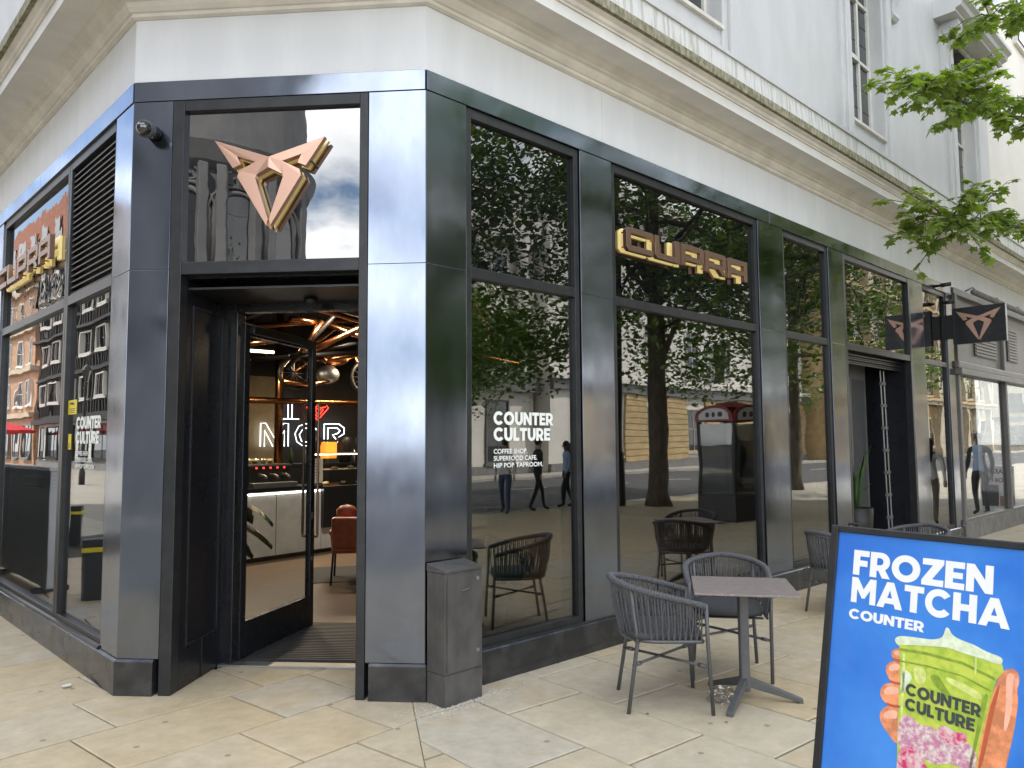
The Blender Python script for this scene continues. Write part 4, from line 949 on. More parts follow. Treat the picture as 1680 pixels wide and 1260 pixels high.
def flat(nm, pts, mat_, lay, parent=ab):
    mb = MB(); fr2 = FA
    k = len(pts); mb.add([FA.p(u, -.0034 + lay * .0007, v) for u, v in pts] + [FA.p(u, -.0040 + lay * .0007, v) for u, v in pts], [tuple(range(k)), tuple(range(2 * k - 1, k - 1, -1))] + [(i, (i + 1) % k, k + (i + 1) % k, k + i) for i in range(k)])
    return mb.build(nm, mat_, parent, org=q)
def smooth_poly(pts, it=3):
    for _ in range(it):
        o = []
        for i in range(len(pts)):
            a, b = pts[i], pts[(i + 1) % len(pts)]; o += [(a[0] * .75 + b[0] * .25, a[1] * .75 + b[1] * .25), (a[0] * .25 + b[0] * .75, a[1] * .25 + b[1] * .75)]
        pts = o
    return pts
# ---- poster artwork: cup, drink and hand, flat printed shapes
hand = flat('hand_print', smooth_poly([(.554, .412), (.569, .386), (.589, .374), (.607, .379), (.614, .402), (.606, .431), (.612, .46), (.606, .52), (.601, .564), (.592, .61), (.578, .70), (.56, .80), (.54, .90), (.30, .90), (.262, .75), (.40, .60), (.527, .516)]), 'skin_print', 0)
for pts in ([(.262, .386), (.238, .39), (.224, .403), (.225, .419), (.24, .428), (.262, .42)], [(.265, .428), (.226, .433), (.206, .455), (.212, .48), (.23, .502), (.265, .497)],
            [(.265, .499), (.212, .506), (.191, .535), (.20, .563), (.228, .577), (.265, .568)], [(.265, .57), (.22, .576), (.195, .607), (.204, .64), (.236, .668), (.258, .69), (.27, .67)]):
    f_ = flat('finger_print', smooth_poly(pts), 'skin_print', 0, hand)
flat('nail_print', smooth_poly([(.602, .40), (.611, .398), (.612, .418), (.606, .43), (.601, .418)]), 'nail_print', 1, hand)
cup = flat('cup_print', [(.236, .372), (.25, .382), (.256, .445), (.259, .56), (.262, .664), (.266, .76), (.272, .90), (.478, .90), (.492, .78), (.504, .682), (.513, .60), (.532, .501), (.551, .417), (.570, .388), (.562, .36), (.40, .345)], 'matcha_print', 1)
flat('swirl_print', smooth_poly([(.262, .60), (.30, .585), (.33, .61), (.37, .60), (.42, .625), (.47, .61), (.508, .64), (.50, .70), (.43, .69), (.38, .715), (.31, .69), (.263, .70)]), 'swirl_print', 2, cup)
flat('berry_print', smooth_poly([(.263, .70), (.30, .675), (.345, .70), (.37, .74), (.42, .76), (.46, .80), (.48, .90), (.271, .90)]), 'berry_print', 3, cup)
flat('swirl_print', smooth_poly([(.262, .45), (.29, .455), (.30, .475), (.28, .50), (.275, .53), (.262, .52)]), 'cream_print', 2, cup)
flat('shade_print', smooth_poly([(.35, .45), (.38, .44), (.40, .47), (.43, .50), (.41, .505), (.375, .48)]), 'matcha_dark', 2, cup)
flat('rim_line', [(.251, .386), (.339, .381), (.452, .386), (.549, .412), (.547, .420), (.452, .395), (.339, .39), (.252, .395)], 'matcha_dark', 2, cup)
flat('rim_line', [(.254, .425), (.339, .421), (.452, .426), (.538, .450), (.537, .456), (.452, .431), (.339, .426), (.255, .430)], 'matcha_dark', 2, cup)
flat('cream_print', smooth_poly([(.230, .362), (.250, .346), (.30, .342), (.356, .339), (.385, .328), (.393, .312), (.396, .293), (.405, .291), (.413, .306), (.425, .316), (.452, .323), (.485, .328), (.52, .342), (.562, .347), (.568, .36), (.56, .372), (.521, .366), (.45, .360), (.41, .352), (.338, .362), (.27, .372), (.245, .379)], 4), 'cream_print', 3, cup)
for pts in ([(.256, .396), (.241, .396), (.232, .404), (.236, .413), (.256, .410)], [(.255, .438), (.232, .440), (.217, .455), (.222, .468), (.24, .462), (.256, .455)], [(.258, .512), (.222, .515), (.205, .533), (.212, .547), (.236, .538), (.258, .532)], [(.258, .585), (.23, .588), (.209, .607), (.214, .622), (.24, .614), (.258, .61)], [(.575, .40), (.59, .385), (.60, .395), (.594, .43), (.598, .48), (.585, .55), (.574, .56), (.58, .47)]):
    flat('highlight_print', smooth_poly(pts), 'skin_light_print', 1, hand)
for pts in ([(.262, .421), (.24, .424), (.228, .421), (.235, .433), (.262, .432)], [(.264, .494), (.235, .497), (.222, .493), (.232, .505), (.264, .503)], [(.266, .565), (.235, .571), (.214, .567), (.226, .58), (.266, .575)], [(.535, .50), (.556, .43), (.562, .43), (.545, .52), (.53, .62), (.512, .70), (.508, .68)]):
    flat('shade_print', smooth_poly(pts), 'skin_shade_print', 1, hand)
flat('highlight_print', smooth_poly([(.262, .40), (.272, .40), (.276, .50), (.275, .60), (.268, .60), (.266, .50)]), 'lime_light_print', 2, cup)
flat('highlight_print', smooth_poly([(.40, .44), (.47, .452), (.515, .47), (.508, .49), (.45, .47), (.41, .458)]), 'lime_light_print', 2, cup)
flat('highlight_print', smooth_poly([(.30, .43), (.34, .432), (.345, .47), (.325, .49), (.305, .47)]), 'lime_light_print', 2, cup)
flat('shade_print', smooth_poly([(.515, .47), (.532, .46), (.520, .53), (.505, .61), (.492, .69), (.482, .70), (.50, .58)]), 'matcha_dark', 2, cup)
flat('drip_print', smooth_poly([(.488, .36), (.495, .362), (.495, .41), (.491, .418), (.488, .41)]), 'lime_light_print', 4, cup)
flat('swirl_print', smooth_poly([(.385, .60), (.41, .585), (.44, .60), (.47, .59), (.48, .615), (.44, .64), (.40, .63)]), 'berry_print', 3, cup)
bl('cup_lettering', 'COUNTER', .281, .527, .231, .037, 'grey_print', 4, cup, .04)
bl('cup_lettering', 'CULTURE', .281, .573, .215, .037, 'grey_print', 4, cup, .04)

# ================================================================== INTERIOR
IN = thing('cafe_interior', 'dark cafe room seen through the open door and windows', 'room')
fpi = [(.03, .12), (11.2, .12), (11.2, 10.2), (-1.25, 10.2), (-1.25, 1.72)]
# floor starts behind the recessed threshold
p0, p1, p2, p3 = FC.p(.42, -.786, 0), FC.p(1.75, -.786, 0), FC.p(1.85, -.30, 0), FC.p(.36, -.30, 0)
struct(MB().slab([(p3.x, p3.y), (.10, .10), (11.3, .10), (11.3, 10.2), (-1.3, 10.2), (-1.3, 1.70), (p2.x, p2.y), (p1.x, p1.y), (p0.x, p0.y)], -.02, .012).build('floor', 'wood_floor'))
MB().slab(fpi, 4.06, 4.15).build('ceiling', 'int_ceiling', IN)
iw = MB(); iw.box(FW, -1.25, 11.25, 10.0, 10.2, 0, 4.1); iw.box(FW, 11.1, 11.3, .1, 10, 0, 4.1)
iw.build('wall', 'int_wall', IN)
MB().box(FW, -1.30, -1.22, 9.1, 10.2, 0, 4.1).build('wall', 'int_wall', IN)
pt = MB(); pt.box(FW, 6.5, 9.7, 1.6, 1.7, 0, 4.1); pt.box(FW, 6.45, 6.55, .3, 1.7, 0, 4.1); pt.box(FW, 9.62, 9.72, .3, 1.7, 0, 4.1)  # added dark walls that keep the room's lamp light out of the side doorway
pt.build('lamp_blocking_wall', 'int_wall', IN)
MB().box(FW, 2.2, 3.95, 9.93, 9.99, .0, 3.0).build('plaster_panel', 'int_plaster', IN)
# entrance mat
mt = MB().box(FC, .53, 1.60, -2.05, -.80, .012, .020).build('door_mat', 'mat_rubber', None, org=FC.p(1.06, -1.4, .012))
tag(mt, 'black ribbed entrance mat inside the open door', 'mat')
rb = MB(); o_ = FC.p(1.06, -1.4, .012)
for i in range(25): rb.box(FC, .54, 1.59, -2.04 + i * .05, -2.04 + i * .05 + .026, .020, .030)
x_ = stuff(rb.build('mat_rib', 'mat_rubber', mt, org=o_))
# bar counter
FK = Fr((1.62, 6.32, 0), (.988, .155, 0), (.155, -.988, 0))
q = FK.p(0, 0, 0)
ct = thing('bar_counter', 'long bar counter with pale lit front and black top inside the cafe', 'counter', q)
MB().box(FK, -2.4, 1.42, -.7, 0, .08, .96).build('front', 'concrete', ct, org=q)
MB().box(FK, -2.4, 5.5, -.72, -.04, .012, .08).build('kick_board', 'counter_black', ct, org=q)
MB().box(FK, -2.45, 1.42, -.75, .05, 1.00, 1.06).build('counter_top', 'counter_black', ct, org=q, bevel=.004)
MB().box(FK, -2.4, 1.40, -.02, .018, .965, .985).build('light_strip', 'lamp_white', ct, org=q)
MB().box(FK, 1.423, 5.5, -.75, .06, .40, 1.03).build('display_plinth', 'counter_black', ct, org=q, bevel=.004)
MB().box(FK, 1.43, 5.5, -.70, 0, .08, .40).build('front', 'concrete', ct, org=q)
for i in range(1, 4): MB().box(FK, -2.4 + i * 1.0, -2.392 + i * 1.0, .0, .003, .09, .955).build('joint', 'counter_black', ct, org=q)
# display case
q2 = FK.p(1.9, -.3, 1.03); dc = thing('display_case', 'glass pastry display case standing on the right end of the bar counter', 'display case', q2)
MB().box(FK, 1.62, 3.4, -.06, -.052, 1.03, 1.52).build('pane', 'door_glass', dc, org=q2)
MB().box(FK, 1.62, 3.4, -.6, -.05, 1.525, 1.54).build('top', 'dull_steel', dc, org=q2)
MB().box(FK, 1.64, 3.4, -.58, -.07, 1.27, 1.28).build('shelf', 'dull_steel', dc, org=q2)
r3 = random.Random(11)
MB().box(FK, 1.64, 3.38, -.57, -.55, 1.505, 1.522).build('lamp_strip', 'lamp_warm', dc, org=q2)
for i in range(9):
    u = 1.72 + i * .17; z = 1.30 if i % 2 else 1.06
    pq = FK.p(u, -.25, z); tag(MB().ball(pq, .055, 8, 1.2, 1, .6).build('pastry', ['int_plaster', 'terracotta'][i % 2], None, org=pq, smooth=True), 'golden baked pastry in the glass display case', 'pastry', 'pastries in the display case')
# espresso machine
q2 = FK.p(.55, -.35, 1.06); em_ = thing('espresso_machine', 'black and steel espresso machine on the left of the bar counter', 'coffee machine', q2)
MB().box(FK, .22, .98, -.6, -.14, 1.10, 1.40).build('body', 'cast_black', em_, org=q2, bevel=.03)
MB().box(FK, .22, .98, -.13, .0, 1.06, 1.13).build('drip_tray', 'dull_steel', em_, org=q2, bevel=.006)
for u in (.4, .6, .8): MB().tube([FK.p(u, -.14, 1.24), FK.p(u, -.05, 1.24), FK.p(u, .04, 1.21)], .022, 8).build('group_head', 'steel', em_, org=q2)
for i in range(5): MB().box(FK, .34 + i * .12, .37 + i * .12, -.141, -.136, 1.33, 1.355).build('display', 'neon_red', em_, org=q2)
for i in range(8):
    pq = FK.p(.3 + (i % 4) * .13, -.45 + .16 * (i // 4), 1.401); tag(MB().lathe(pq, [(.026, 0), (.038, .03), (.042, .07), (.039, .07), (.03, .01)], 12).build('glass_cup', ['steel', 'int_plaster'][i % 2], None, org=pq, smooth=True), 'small cup stacked on top of the espresso machine', 'cup', 'cups on the espresso machine')
pq = FK.p(1.42, -.1, 1.06); mb = thing('menu_stand', 'pale menu card on a stand at the middle of the bar counter', 'menu', pq)
MB().box(FK, 1.30, 1.55, -.14, -.12, 1.08, 1.46).build('card', 'paper', mb, org=pq); MB().box(FK, 1.36, 1.49, -.2, -.06, 1.06, 1.08).build('foot', 'black', mb, org=pq)
ml_ = MB()
for i in range(6): ml_.box(FK, 1.34, 1.44 + .03 * (i % 3), -.1195, -.118, 1.15 + i * .045, 1.158 + i * .045)
stuff(ml_.build('print', 'grey_print', mb, org=pq))
# bottles and dispensers behind the bar
sq = (3.9, 8.6, 0); sh_ = thing('back_bar', 'black back bar shelf behind the counter', 'shelf', (3.9, 8.6, 0))
MB().box(FW, 1.6, 7.2, 8.3, 8.8, .012, 1.30).build('cupboard', 'counter_black', sh_, org=sq); MB().box(FW, 1.6, 7.2, 8.28, 8.82, 1.302, 1.34).build('top', 'counter_black', sh_, org=sq)
for i in range(10):
    x = 3.3 + i * .26; pq = (x, 8.5, 1.34); hh = r3.uniform(.22, .34)
    tag(MB().lathe(pq, [(.038, 0), (.04, hh * .6), (.015, hh * .78), (.014, hh), (.01, hh)], 10).build('bottle', ['amber', 'leaf_in', 'steel', 'copper_pipe'][i % 4], None, org=pq, smooth=True), 'bottle on the back bar shelf beneath the white neon sign', 'bottle', 'bottles on the back bar')
pq = (4.28, 8.45, 1.34); jd = thing('juice_dispenser', 'orange juice dispenser glowing on the back bar under the neon sign', 'dispenser', pq)
MB().box(FW, 4.16, 4.40, 8.35, 8.55, 1.42, 1.72).build('tank', 'amber', jd, org=pq, bevel=.02); MB().box(FW, 4.15, 4.41, 8.34, 8.56, 1.34, 1.42).build('base', 'cast_black', jd, org=pq); MB().box(FW, 4.15, 4.41, 8.34, 8.56, 1.722, 1.77).build('lid', 'cast_black', jd, org=pq)
for i, x in enumerate((3.98, 4.62, 5.0)):
    pq = (x, 8.45, 1.34); tag(MB().lathe(pq, [(.10, 0), (.10, .28), (.13, .34), (.13, .46), (.03, .50)], 16).build('coffee_grinder', 'cast_black', None, org=pq, smooth=True), ['black coffee grinder left of the orange dispenser', 'black coffee grinder right of the orange dispenser', 'black coffee grinder at the right end of the back bar'][i], 'grinder', 'coffee grinders')
# neon sign I (heart) MCR
q2 = (4.4, 9.85, 1.6); ng = thing('neon_sign', 'neon sign reading I heart MCR in white and red above the bar', 'neon sign', q2)
def neon(nm, lines, mat_, r=.0095):
    for l in lines: MB().tube([(x, 9.86, z) for x, z in l], r, 6).build(nm, mat_, ng, org=q2, smooth=True)
k_ = 1.03
def nx(l): return [(3.2 + (x - 3.2) * 1.035, z) for x, z in l]
z0, z1 = 1.64, 2.09
neon('neon_tube', [nx(l) for l in [[(3.62, z0), (3.62, z1), (3.72, z1), (3.90, z0 + .16), (4.08, z1), (4.18, z1), (4.18, z0)], [(3.70, z0), (3.70, z1 - .14), (3.87, z0)], [(3.93, z0), (4.10, z1 - .14), (4.10, z0)],
   [(4.78, z1 - .12), (4.68, z1 - .02), (4.55, z1), (4.40, z1 - .05), (4.32, z1 - .2), (4.36, z0 + .09), (4.5, z0), (4.66, z0 + .02), (4.78, z0 + .12)], [(4.72, z1 - .15), (4.62, z1 - .09), (4.5, z1 - .09), (4.41, z1 - .22), (4.46, z0 + .1), (4.6, z0 + .08), (4.72, z0 + .15)],
   [(4.95, z0), (4.95, z1), (5.28, z1), (5.40, z1 - .08), (5.40, z1 - .2), (5.28, z1 - .27), (5.42, z0)], [(5.03, z0), (5.03, z1 - .08), (5.24, z1 - .08), (5.31, z1 - .14), (5.24, z1 - .2), (5.14, z1 - .22), (5.32, z0)],
   [(4.02, z1 + .09), (4.40, z1 + .09)], [(4.02, z1 + .45), (4.40, z1 + .45)], [(4.17, z1 + .09), (4.17, z1 + .45)], [(4.25, z1 + .09), (4.25, z1 + .45)]]], 'neon_white')
neon('heart_tube', [nx([(4.80, 2.16), (4.56, 2.42), (4.66, 2.54), (4.80, 2.47), (4.94, 2.54), (5.04, 2.42), (4.80, 2.16)]), nx([(4.80, 2.22), (4.68, 2.38), (4.80, 2.46), (4.92, 2.38), (4.80, 2.22)]), nx([(4.62, 2.44), (4.80, 2.40), (4.98, 2.44)]), nx([(4.80, 2.28), (4.74, 2.38), (4.86, 2.38), (4.80, 2.28)])], 'neon_red', .010)
# copper pipes under the ceiling
def pipe(nm, pts, r, mat_, lb): 
    o = Vector(pts[0]); return tag(MB().tube(pts, r, 10).build(nm, mat_, None, org=o, smooth=True), lb, 'pipe')
pipe('copper_pipe', [(-.5, 7.95, 2.40), (7.5, 7.95, 2.44)], .055, 'copper_pipe', 'horizontal copper pipe above the bar counter, crossing the neon sign')
pipe('copper_pipe', [(3.05, 8.0, 1.35), (3.05, 8.0, 4.05)], .07, 'copper_pipe', 'upright copper pipe column at the left of the neon sign')
PP = [((.85, 5.0, 2.90), (1.6, 5.3, 3.06), 1), ((1.6, 4.9, 3.30), (2.2, 5.1, 3.33), 1), ((2.10, 5.0, 3.34), (1.86, 5.1, 2.90), 1), ((2.55, 4.8, 3.80), (1.75, 5.3, 2.70), 0), ((2.0, 5.0, 2.94), (3.4, 5.0, 3.68), 1), ((2.15, 5.2, 3.38), (3.3, 4.9, 3.0), 1), ((1.7, 5.1, 2.84), (3.5, 5.2, 3.30), 0), ((1.2, 5.4, 2.78), (3.6, 5.6, 3.12), 0), ((-.2, 5.5, 3.5), (2.4, 5.6, 3.1), 0), ((.2, 6.2, 2.7), (1.9, 6.6, 3.5), 1), ((3.0, 6.5, 3.6), (5.8, 5.0, 3.0), 1), ((4, 4, 3.7), (6.4, 6, 3.1), 1), ((4.6, 3.2, 3.2), (3.4, 5.2, 3.7), 0), ((1.1, 4.4, 3.45), (2.9, 4.5, 3.25), 1), ((1.5, 5.8, 3.3), (3.3, 5.4, 3.55), 1), ((.9, 5.6, 3.2), (1.9, 5.5, 3.6), 0), ((1.9, 5.6, 2.75), (2.9, 5.8, 3.5), 1), ((2.6, 5.7, 2.9), (3.9, 5.9, 3.2), 1)]
wds = ['first', 'second', 'third', 'fourth', 'fifth', 'sixth', 'seventh', 'eighth', 'ninth', 'tenth', 'eleventh', 'twelfth', 'thirteenth']
for n_, (a, b, c_) in enumerate(PP):
    o = pipe('lattice_pipe', [a, b], .04 if c_ else .03, 'copper_pipe' if c_ else 'dark_pipe', 'copper pipe in the crossing lattice under the cafe ceiling' if c_ else 'dark pipe in the crossing lattice under the cafe ceiling')
    o['group'] = 'copper lattice pipes' if c_ else 'dark lattice pipes'
# copper motorbike-like tangle hanging over the bar
tq = (3.6, 7.4, 2.75); tg = thing('hanging_motorcycle', 'copper coloured motorcycle hanging over the bar counter', 'motorcycle', tq)
for x in (3.0, 4.35):
    w_ = MB(); w_.tube([(x + .26 * math.cos(a * .2618), 7.4, 2.85 + .26 * math.sin(a * .2618)) for a in range(24)], .035, 8, closed=True); wo_ = w_.build('wheel', 'cast_black', tg, org=tq, smooth=True)
    w_ = MB()
    for a in range(12): w_.tube([(x, 7.4, 2.85), (x + .25 * math.cos(a * .5236), 7.4, 2.85 + .25 * math.sin(a * .5236))], .005, 5)
    stuff(w_.build('spoke', 'steel', wo_, org=tq))
MB().tube([(3.0, 7.4, 2.85), (3.3, 7.38, 3.1), (3.9, 7.38, 3.12), (4.15, 7.4, 3.2), (4.35, 7.4, 2.85)], .028, 8).build('frame', 'copper_pipe', tg, org=tq, smooth=True)
MB().ball((3.75, 7.38, 3.14), .17, 14, 1.6, .8, .75).build('fuel_tank', 'copper_pipe', tg, org=tq, smooth=True)
MB().ball((3.62, 7.4, 2.86), .18, 12, 1.2, .9, .9).build('engine', 'dull_steel', tg, org=tq, smooth=True)
MB().tube([(3.6, 7.32, 2.75), (3.2, 7.3, 2.66), (2.75, 7.3, 2.70)], [.03, .04, .05], 8).build('exhaust', 'copper_pipe', tg, org=tq, smooth=True)
MB().tube([(4.1, 7.12, 3.28), (4.15, 7.4, 3.24), (4.1, 7.68, 3.28)], .016, 6).build('handlebar', 'steel', tg, org=tq, smooth=True)
MB().ball((4.38, 7.4, 3.12), .09, 12).build('headlamp', 'lamp_warm', tg, org=tq, smooth=True)
for x in (3.1, 4.2): MB().tube([(x, 7.4, 3.1), (x, 7.4, 4.06)], .008, 5).build('hanging_rod', 'cast_black', tg, org=tq)
# ceiling lamps
def lamp(nm, a, b, mat_, e, lb, col):
    a, b = Vector(a), Vector(b); c_ = (a + b) / 2; q2 = (c_.x, c_.y, c_.z)
    l = thing(nm, lb, 'lamp', q2, 0, 'strip lamps under the cafe ceiling')
    MB().tube([a, b], .022, 8).build('tube', mat_, l, org=q2)
    MB().tube([a + Vector((0, 0, .04)), b + Vector((0, 0, .04))], .03, 8).build('housing', 'cast_black', l, org=q2)
    for p in (a, b): MB().tube([p + Vector((0, 0, .06)), (p.x, p.y, 4.06)], .006, 5).build('suspension', 'cast_black', l, org=q2)
    li = bpy.data.lights.new('lamp_light', 'AREA'); li.energy = e; li.color = col; li.shape = 'RECTANGLE'; li.size = max(.2, (b - a).length); li.size_y = .1
    lo = bpy.data.objects.new('lamp_light', li); COL.objects.link(lo); lo.location = (0, 0, -.05); lo.parent = l; lo.rotation_euler = (0, 0, math.atan2(b.y - a.y, b.x - a.x))
lamp('strip_lamp', (1.55, 6.5, 3.05), (2.25, 6.65, 3.07), 'lamp_warm', 45, 'glowing warm strip lamp hanging over the espresso machine', (1, .78, .5))
lamp('strip_lamp', (2.05, 4.6, 3.50), (2.72, 4.7, 3.50), 'lamp_white', 34, 'white strip lamp at the top right of the open doorway', (1, .88, .7))
lamp('strip_lamp', (4.2, 7.0, 3.3), (5.2, 7.1, 3.3), 'lamp_warm', 36, 'strip lamp deep inside above the right end of the bar', (1, .75, .45))
lamp('strip_lamp', (6.4, 4.4, 3.4), (7.4, 4.4, 3.4), 'lamp_warm', 10, 'strip lamp deep inside the room behind the long side windows', (1, .78, .5))
# armchair, rug
q2 = (2.15, 4.15, .012); ac = thing('leather_armchair', 'red leather lounge armchair on a dark rug inside the door', 'chair', q2, R(-35))
MB().box(FW, -.30, .30, -.30, .32, .36, .46).build('seat', 'red_leather', ac, bevel=.04)
b_ = MB(); f_ = Fr((0, 0, 0), (1, 0, 0), (0, 1, 0)); vs = [(x, y, z) for z, y in ((.42, -.26), (.82, -.42)) for x in (-.29, .29) for y in (y, y - .12)]
b_.add(vs, [(0, 1, 3, 2), (4, 6, 7, 5), (0, 4, 5, 1), (2, 3, 7, 6), (0, 2, 6, 4), (1, 5, 7, 3)]); b_.build('backrest', 'red_leather', ac, bevel=.04)
for s_ in (-1, 1):
    MB().box(FW, s_ * .30 - .03, s_ * .30 + .03, -.28, .30, .58, .64).build('armrest', 'red_leather', ac, bevel=.02)
    MB().tube([(s_ * .30, .28, .58), (s_ * .28, .22, .36), (s_ * .30, .30, 0)], .014, 6).build('leg', 'cast_black', ac)
    MB().tube([(s_ * .30, -.26, .58), (s_ * .28, -.22, .36), (s_ * .30, -.34, 0)], .014, 6).build('leg', 'cast_black', ac)
    MB().ball((s_ * .12, -.30, .86), .10, 10, 1.3, .8, .9).build('cushion', 'red_leather', ac, smooth=True)
tag(MB().box(W((2.5, 4.5, 0), R(-30)), -.75, .75, -.6, .6, .012, .02).build('rug', 'rug', None, org=(2.5, 4.5, .012)), 'dark rug under the red leather armchair', 'rug')
# monstera plant
def leaf_mesh(mb, o, d, up_, L_, Wd):
    o = Vector(o); d = Vector(d).normalized(); s_ = d.cross(Vector(up_)).normalized(); n_ = s_.cross(d)
    rows = [(0, .05), (.12, .36), (.3, .5), (.5, .46), (.7, .32), (.88, .14), (1, .0)]
    for sg in (-1, 1):
        for i in range(len(rows) - 1):
            t0_, w0 = rows[i]; t1_, w1 = rows[i + 1]; g_ = .8 if i % 2 else 1
            a = o + d * t0_ * L_ - n_ * (t0_ ** 2) * L_ * .35; b = o + d * t1_ * L_ - n_ * (t1_ ** 2) * L_ * .35
            c_ = b + s_ * sg * w1 * Wd * g_ - n_ * .04; e_ = a + s_ * sg * w0 * Wd - n_ * .04
            mb.add([a, b, c_, e_], [(0, 1, 2, 3)])
def plant(o, lb, n, hgt, seed, nm='potted_plant', spiky=False):
    r2 = random.Random(seed); p = thing(nm, lb, 'plant', o)
    MB().lathe(o, [(.13, 0), (.19, .30), (.20, .42), (.18, .42), (.16, .36)] if not spiky else [(.17, 0), (.21, .5), (.22, .72), (.20, .72), (.18, .66)], 20).build('pot', 'pot_black', p, org=o, smooth=True)
    base = Vector(o) + Vector((0, 0, .40 if not spiky else .66))
    for i in range(n):
        a = r2.uniform(0, 6.28); rr = r2.uniform(.15, .45); z = r2.uniform(.35, hgt)
        if spiky:
            mb = MB(); tip = base + Vector((math.cos(a) * rr * .9, math.sin(a) * rr * .9, z)); mid = base + (tip - base) * .5 + Vector((0, 0, .1)); sd_ = Vector((-math.sin(a), math.cos(a), 0))
            mb.add([base - sd_ * .012, base + sd_ * .012, mid + sd_ * .03, mid - sd_ * .03, tip], [(0, 1, 2, 3), (3, 2, 4)]); mb.build('leaf', 'leaf_in', p, org=o)
        else:
            tip = base + Vector((math.cos(a) * rr, math.sin(a) * rr, z)); st_ = MB().tube([base, base + (tip - base) * .5 + Vector((0, 0, .12)), tip], .008, 5).build('stem', 'leaf_in', p, org=o)
            mb = MB(); leaf_mesh(mb, tip, (math.cos(a), math.sin(a), -.35), (0, 0, 1), .42, .48); mb.build('leaf', 'leaf_in', p, org=o)
plant((.02, 3.75, .012), 'large leafed green plant in a pot behind the open glass door', 11, .75, 5)
plant((1.15, .70, .012), 'leafy pot plant on the floor behind the lettered window', 12, .5, 8)
plant((8.05, .42, .012), 'spiky green plant in a tall black pot inside the side doorway', 16, 1.2, 9, spiky=True)
# grey terrace screen on the left pavement, met as a reflection in the left windows
q2 = (-1.92, 7.1, 0); gc = thing('terrace_screen', 'grey free-standing metal screen close to the left facade, reflected low in its windows', 'screen', q2)
MB().box(FW, -1.96, -1.88, 5.95, 8.3, .06, 1.40).build('panel', 'screen_grey', gc, org=q2, bevel=.006)
MB().box(FW, -1.975, -1.865, 5.93, 8.32, 1.402, 1.44).build('top_rail', 'dull_steel', gc, org=q2)
for y_ in (6.1, 8.0): MB().box(FW, -2.15, -1.78, y_, y_ + .08, -.005, .058).build('foot', 'cast_black', gc, org=q2)
for i in range(4):
    for y_ in (6.2, 6.75, 7.4): MB().box(FW, -1.882, -1.872, y_, y_ + .42, 1.20 + i * .035, 1.215 + i * .035).build('vent_slot', 'cast_black', gc, org=q2)
q2 = (-.95, 4.6, .012); gc = thing('brightening_box', 'added grey box with vent slots behind the left side window, lightening the dark screen reflection', 'cabinet', q2)  # added grey box behind the glass, lightens the screen's dark reflection
MB().box(FL, 1.76, 4.15, -.60, -.14, .04, 1.49).build('body', 'screen_grey', gc, org=q2, bevel=.01)
MB().box(FL, 1.75, 4.16, -.61, -.13, 1.492, 1.525).build('top', 'mullion_white', gc, org=q2)
for i in range(4):
    for u_ in (1.95, 2.5): MB().box(FL, u_, u_ + .42, -.142, -.134, 1.30 + i * .035, 1.315 + i * .035).build('vent_slot', 'black', gc, org=q2)
# dark wall closing the room behind that window
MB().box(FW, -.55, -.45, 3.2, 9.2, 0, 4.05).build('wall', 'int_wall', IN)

# ================================================================== TREES
def leaf_cloud(centers, per, spread, size, seed, flat_=.75):
    g = np.random.default_rng(seed); c = np.repeat(np.array(centers), per, axis=0); n = len(c)
    d = g.normal(size=(n, 3)); d /= np.linalg.norm(d, axis=1)[:, None]; r = g.random(n) ** .45
    p = c + d * (r * spread)[:, None] * np.array([1, 1, flat_])
    nrm = g.normal(size=(n, 3)) * .55 + np.array([0, 0, 1.0]); nrm /= np.linalg.norm(nrm, axis=1)[:, None]
    t = np.cross(nrm, g.normal(size=(n, 3))); t /= np.linalg.norm(t, axis=1)[:, None]; b = np.cross(nrm, t)
    s = size * (.6 + .7 * g.random(n))[:, None]
    v = np.stack([p - t * s * .5, p + b * s * .36 - nrm * s * .06, p + t * s * .55, p - b * s * .36 - nrm * s * .06], axis=1).reshape(-1, 3)
    me = bpy.data.meshes.new('crown'); me.vertices.add(n * 4); me.vertices.foreach_set('co', v.ravel().astype(np.float32))
    me.loops.add(n * 4); me.loops.foreach_set('vertex_index', np.arange(n * 4, dtype=np.int32))
    me.polygons.add(n); me.polygons.foreach_set('loop_start', np.arange(0, n * 4, 4, dtype=np.int32)); me.polygons.foreach_set('loop_total', np.full(n, 4, dtype=np.int32))
    me.materials.append(MATS['leaf']); me.update(); me.validate(); return me
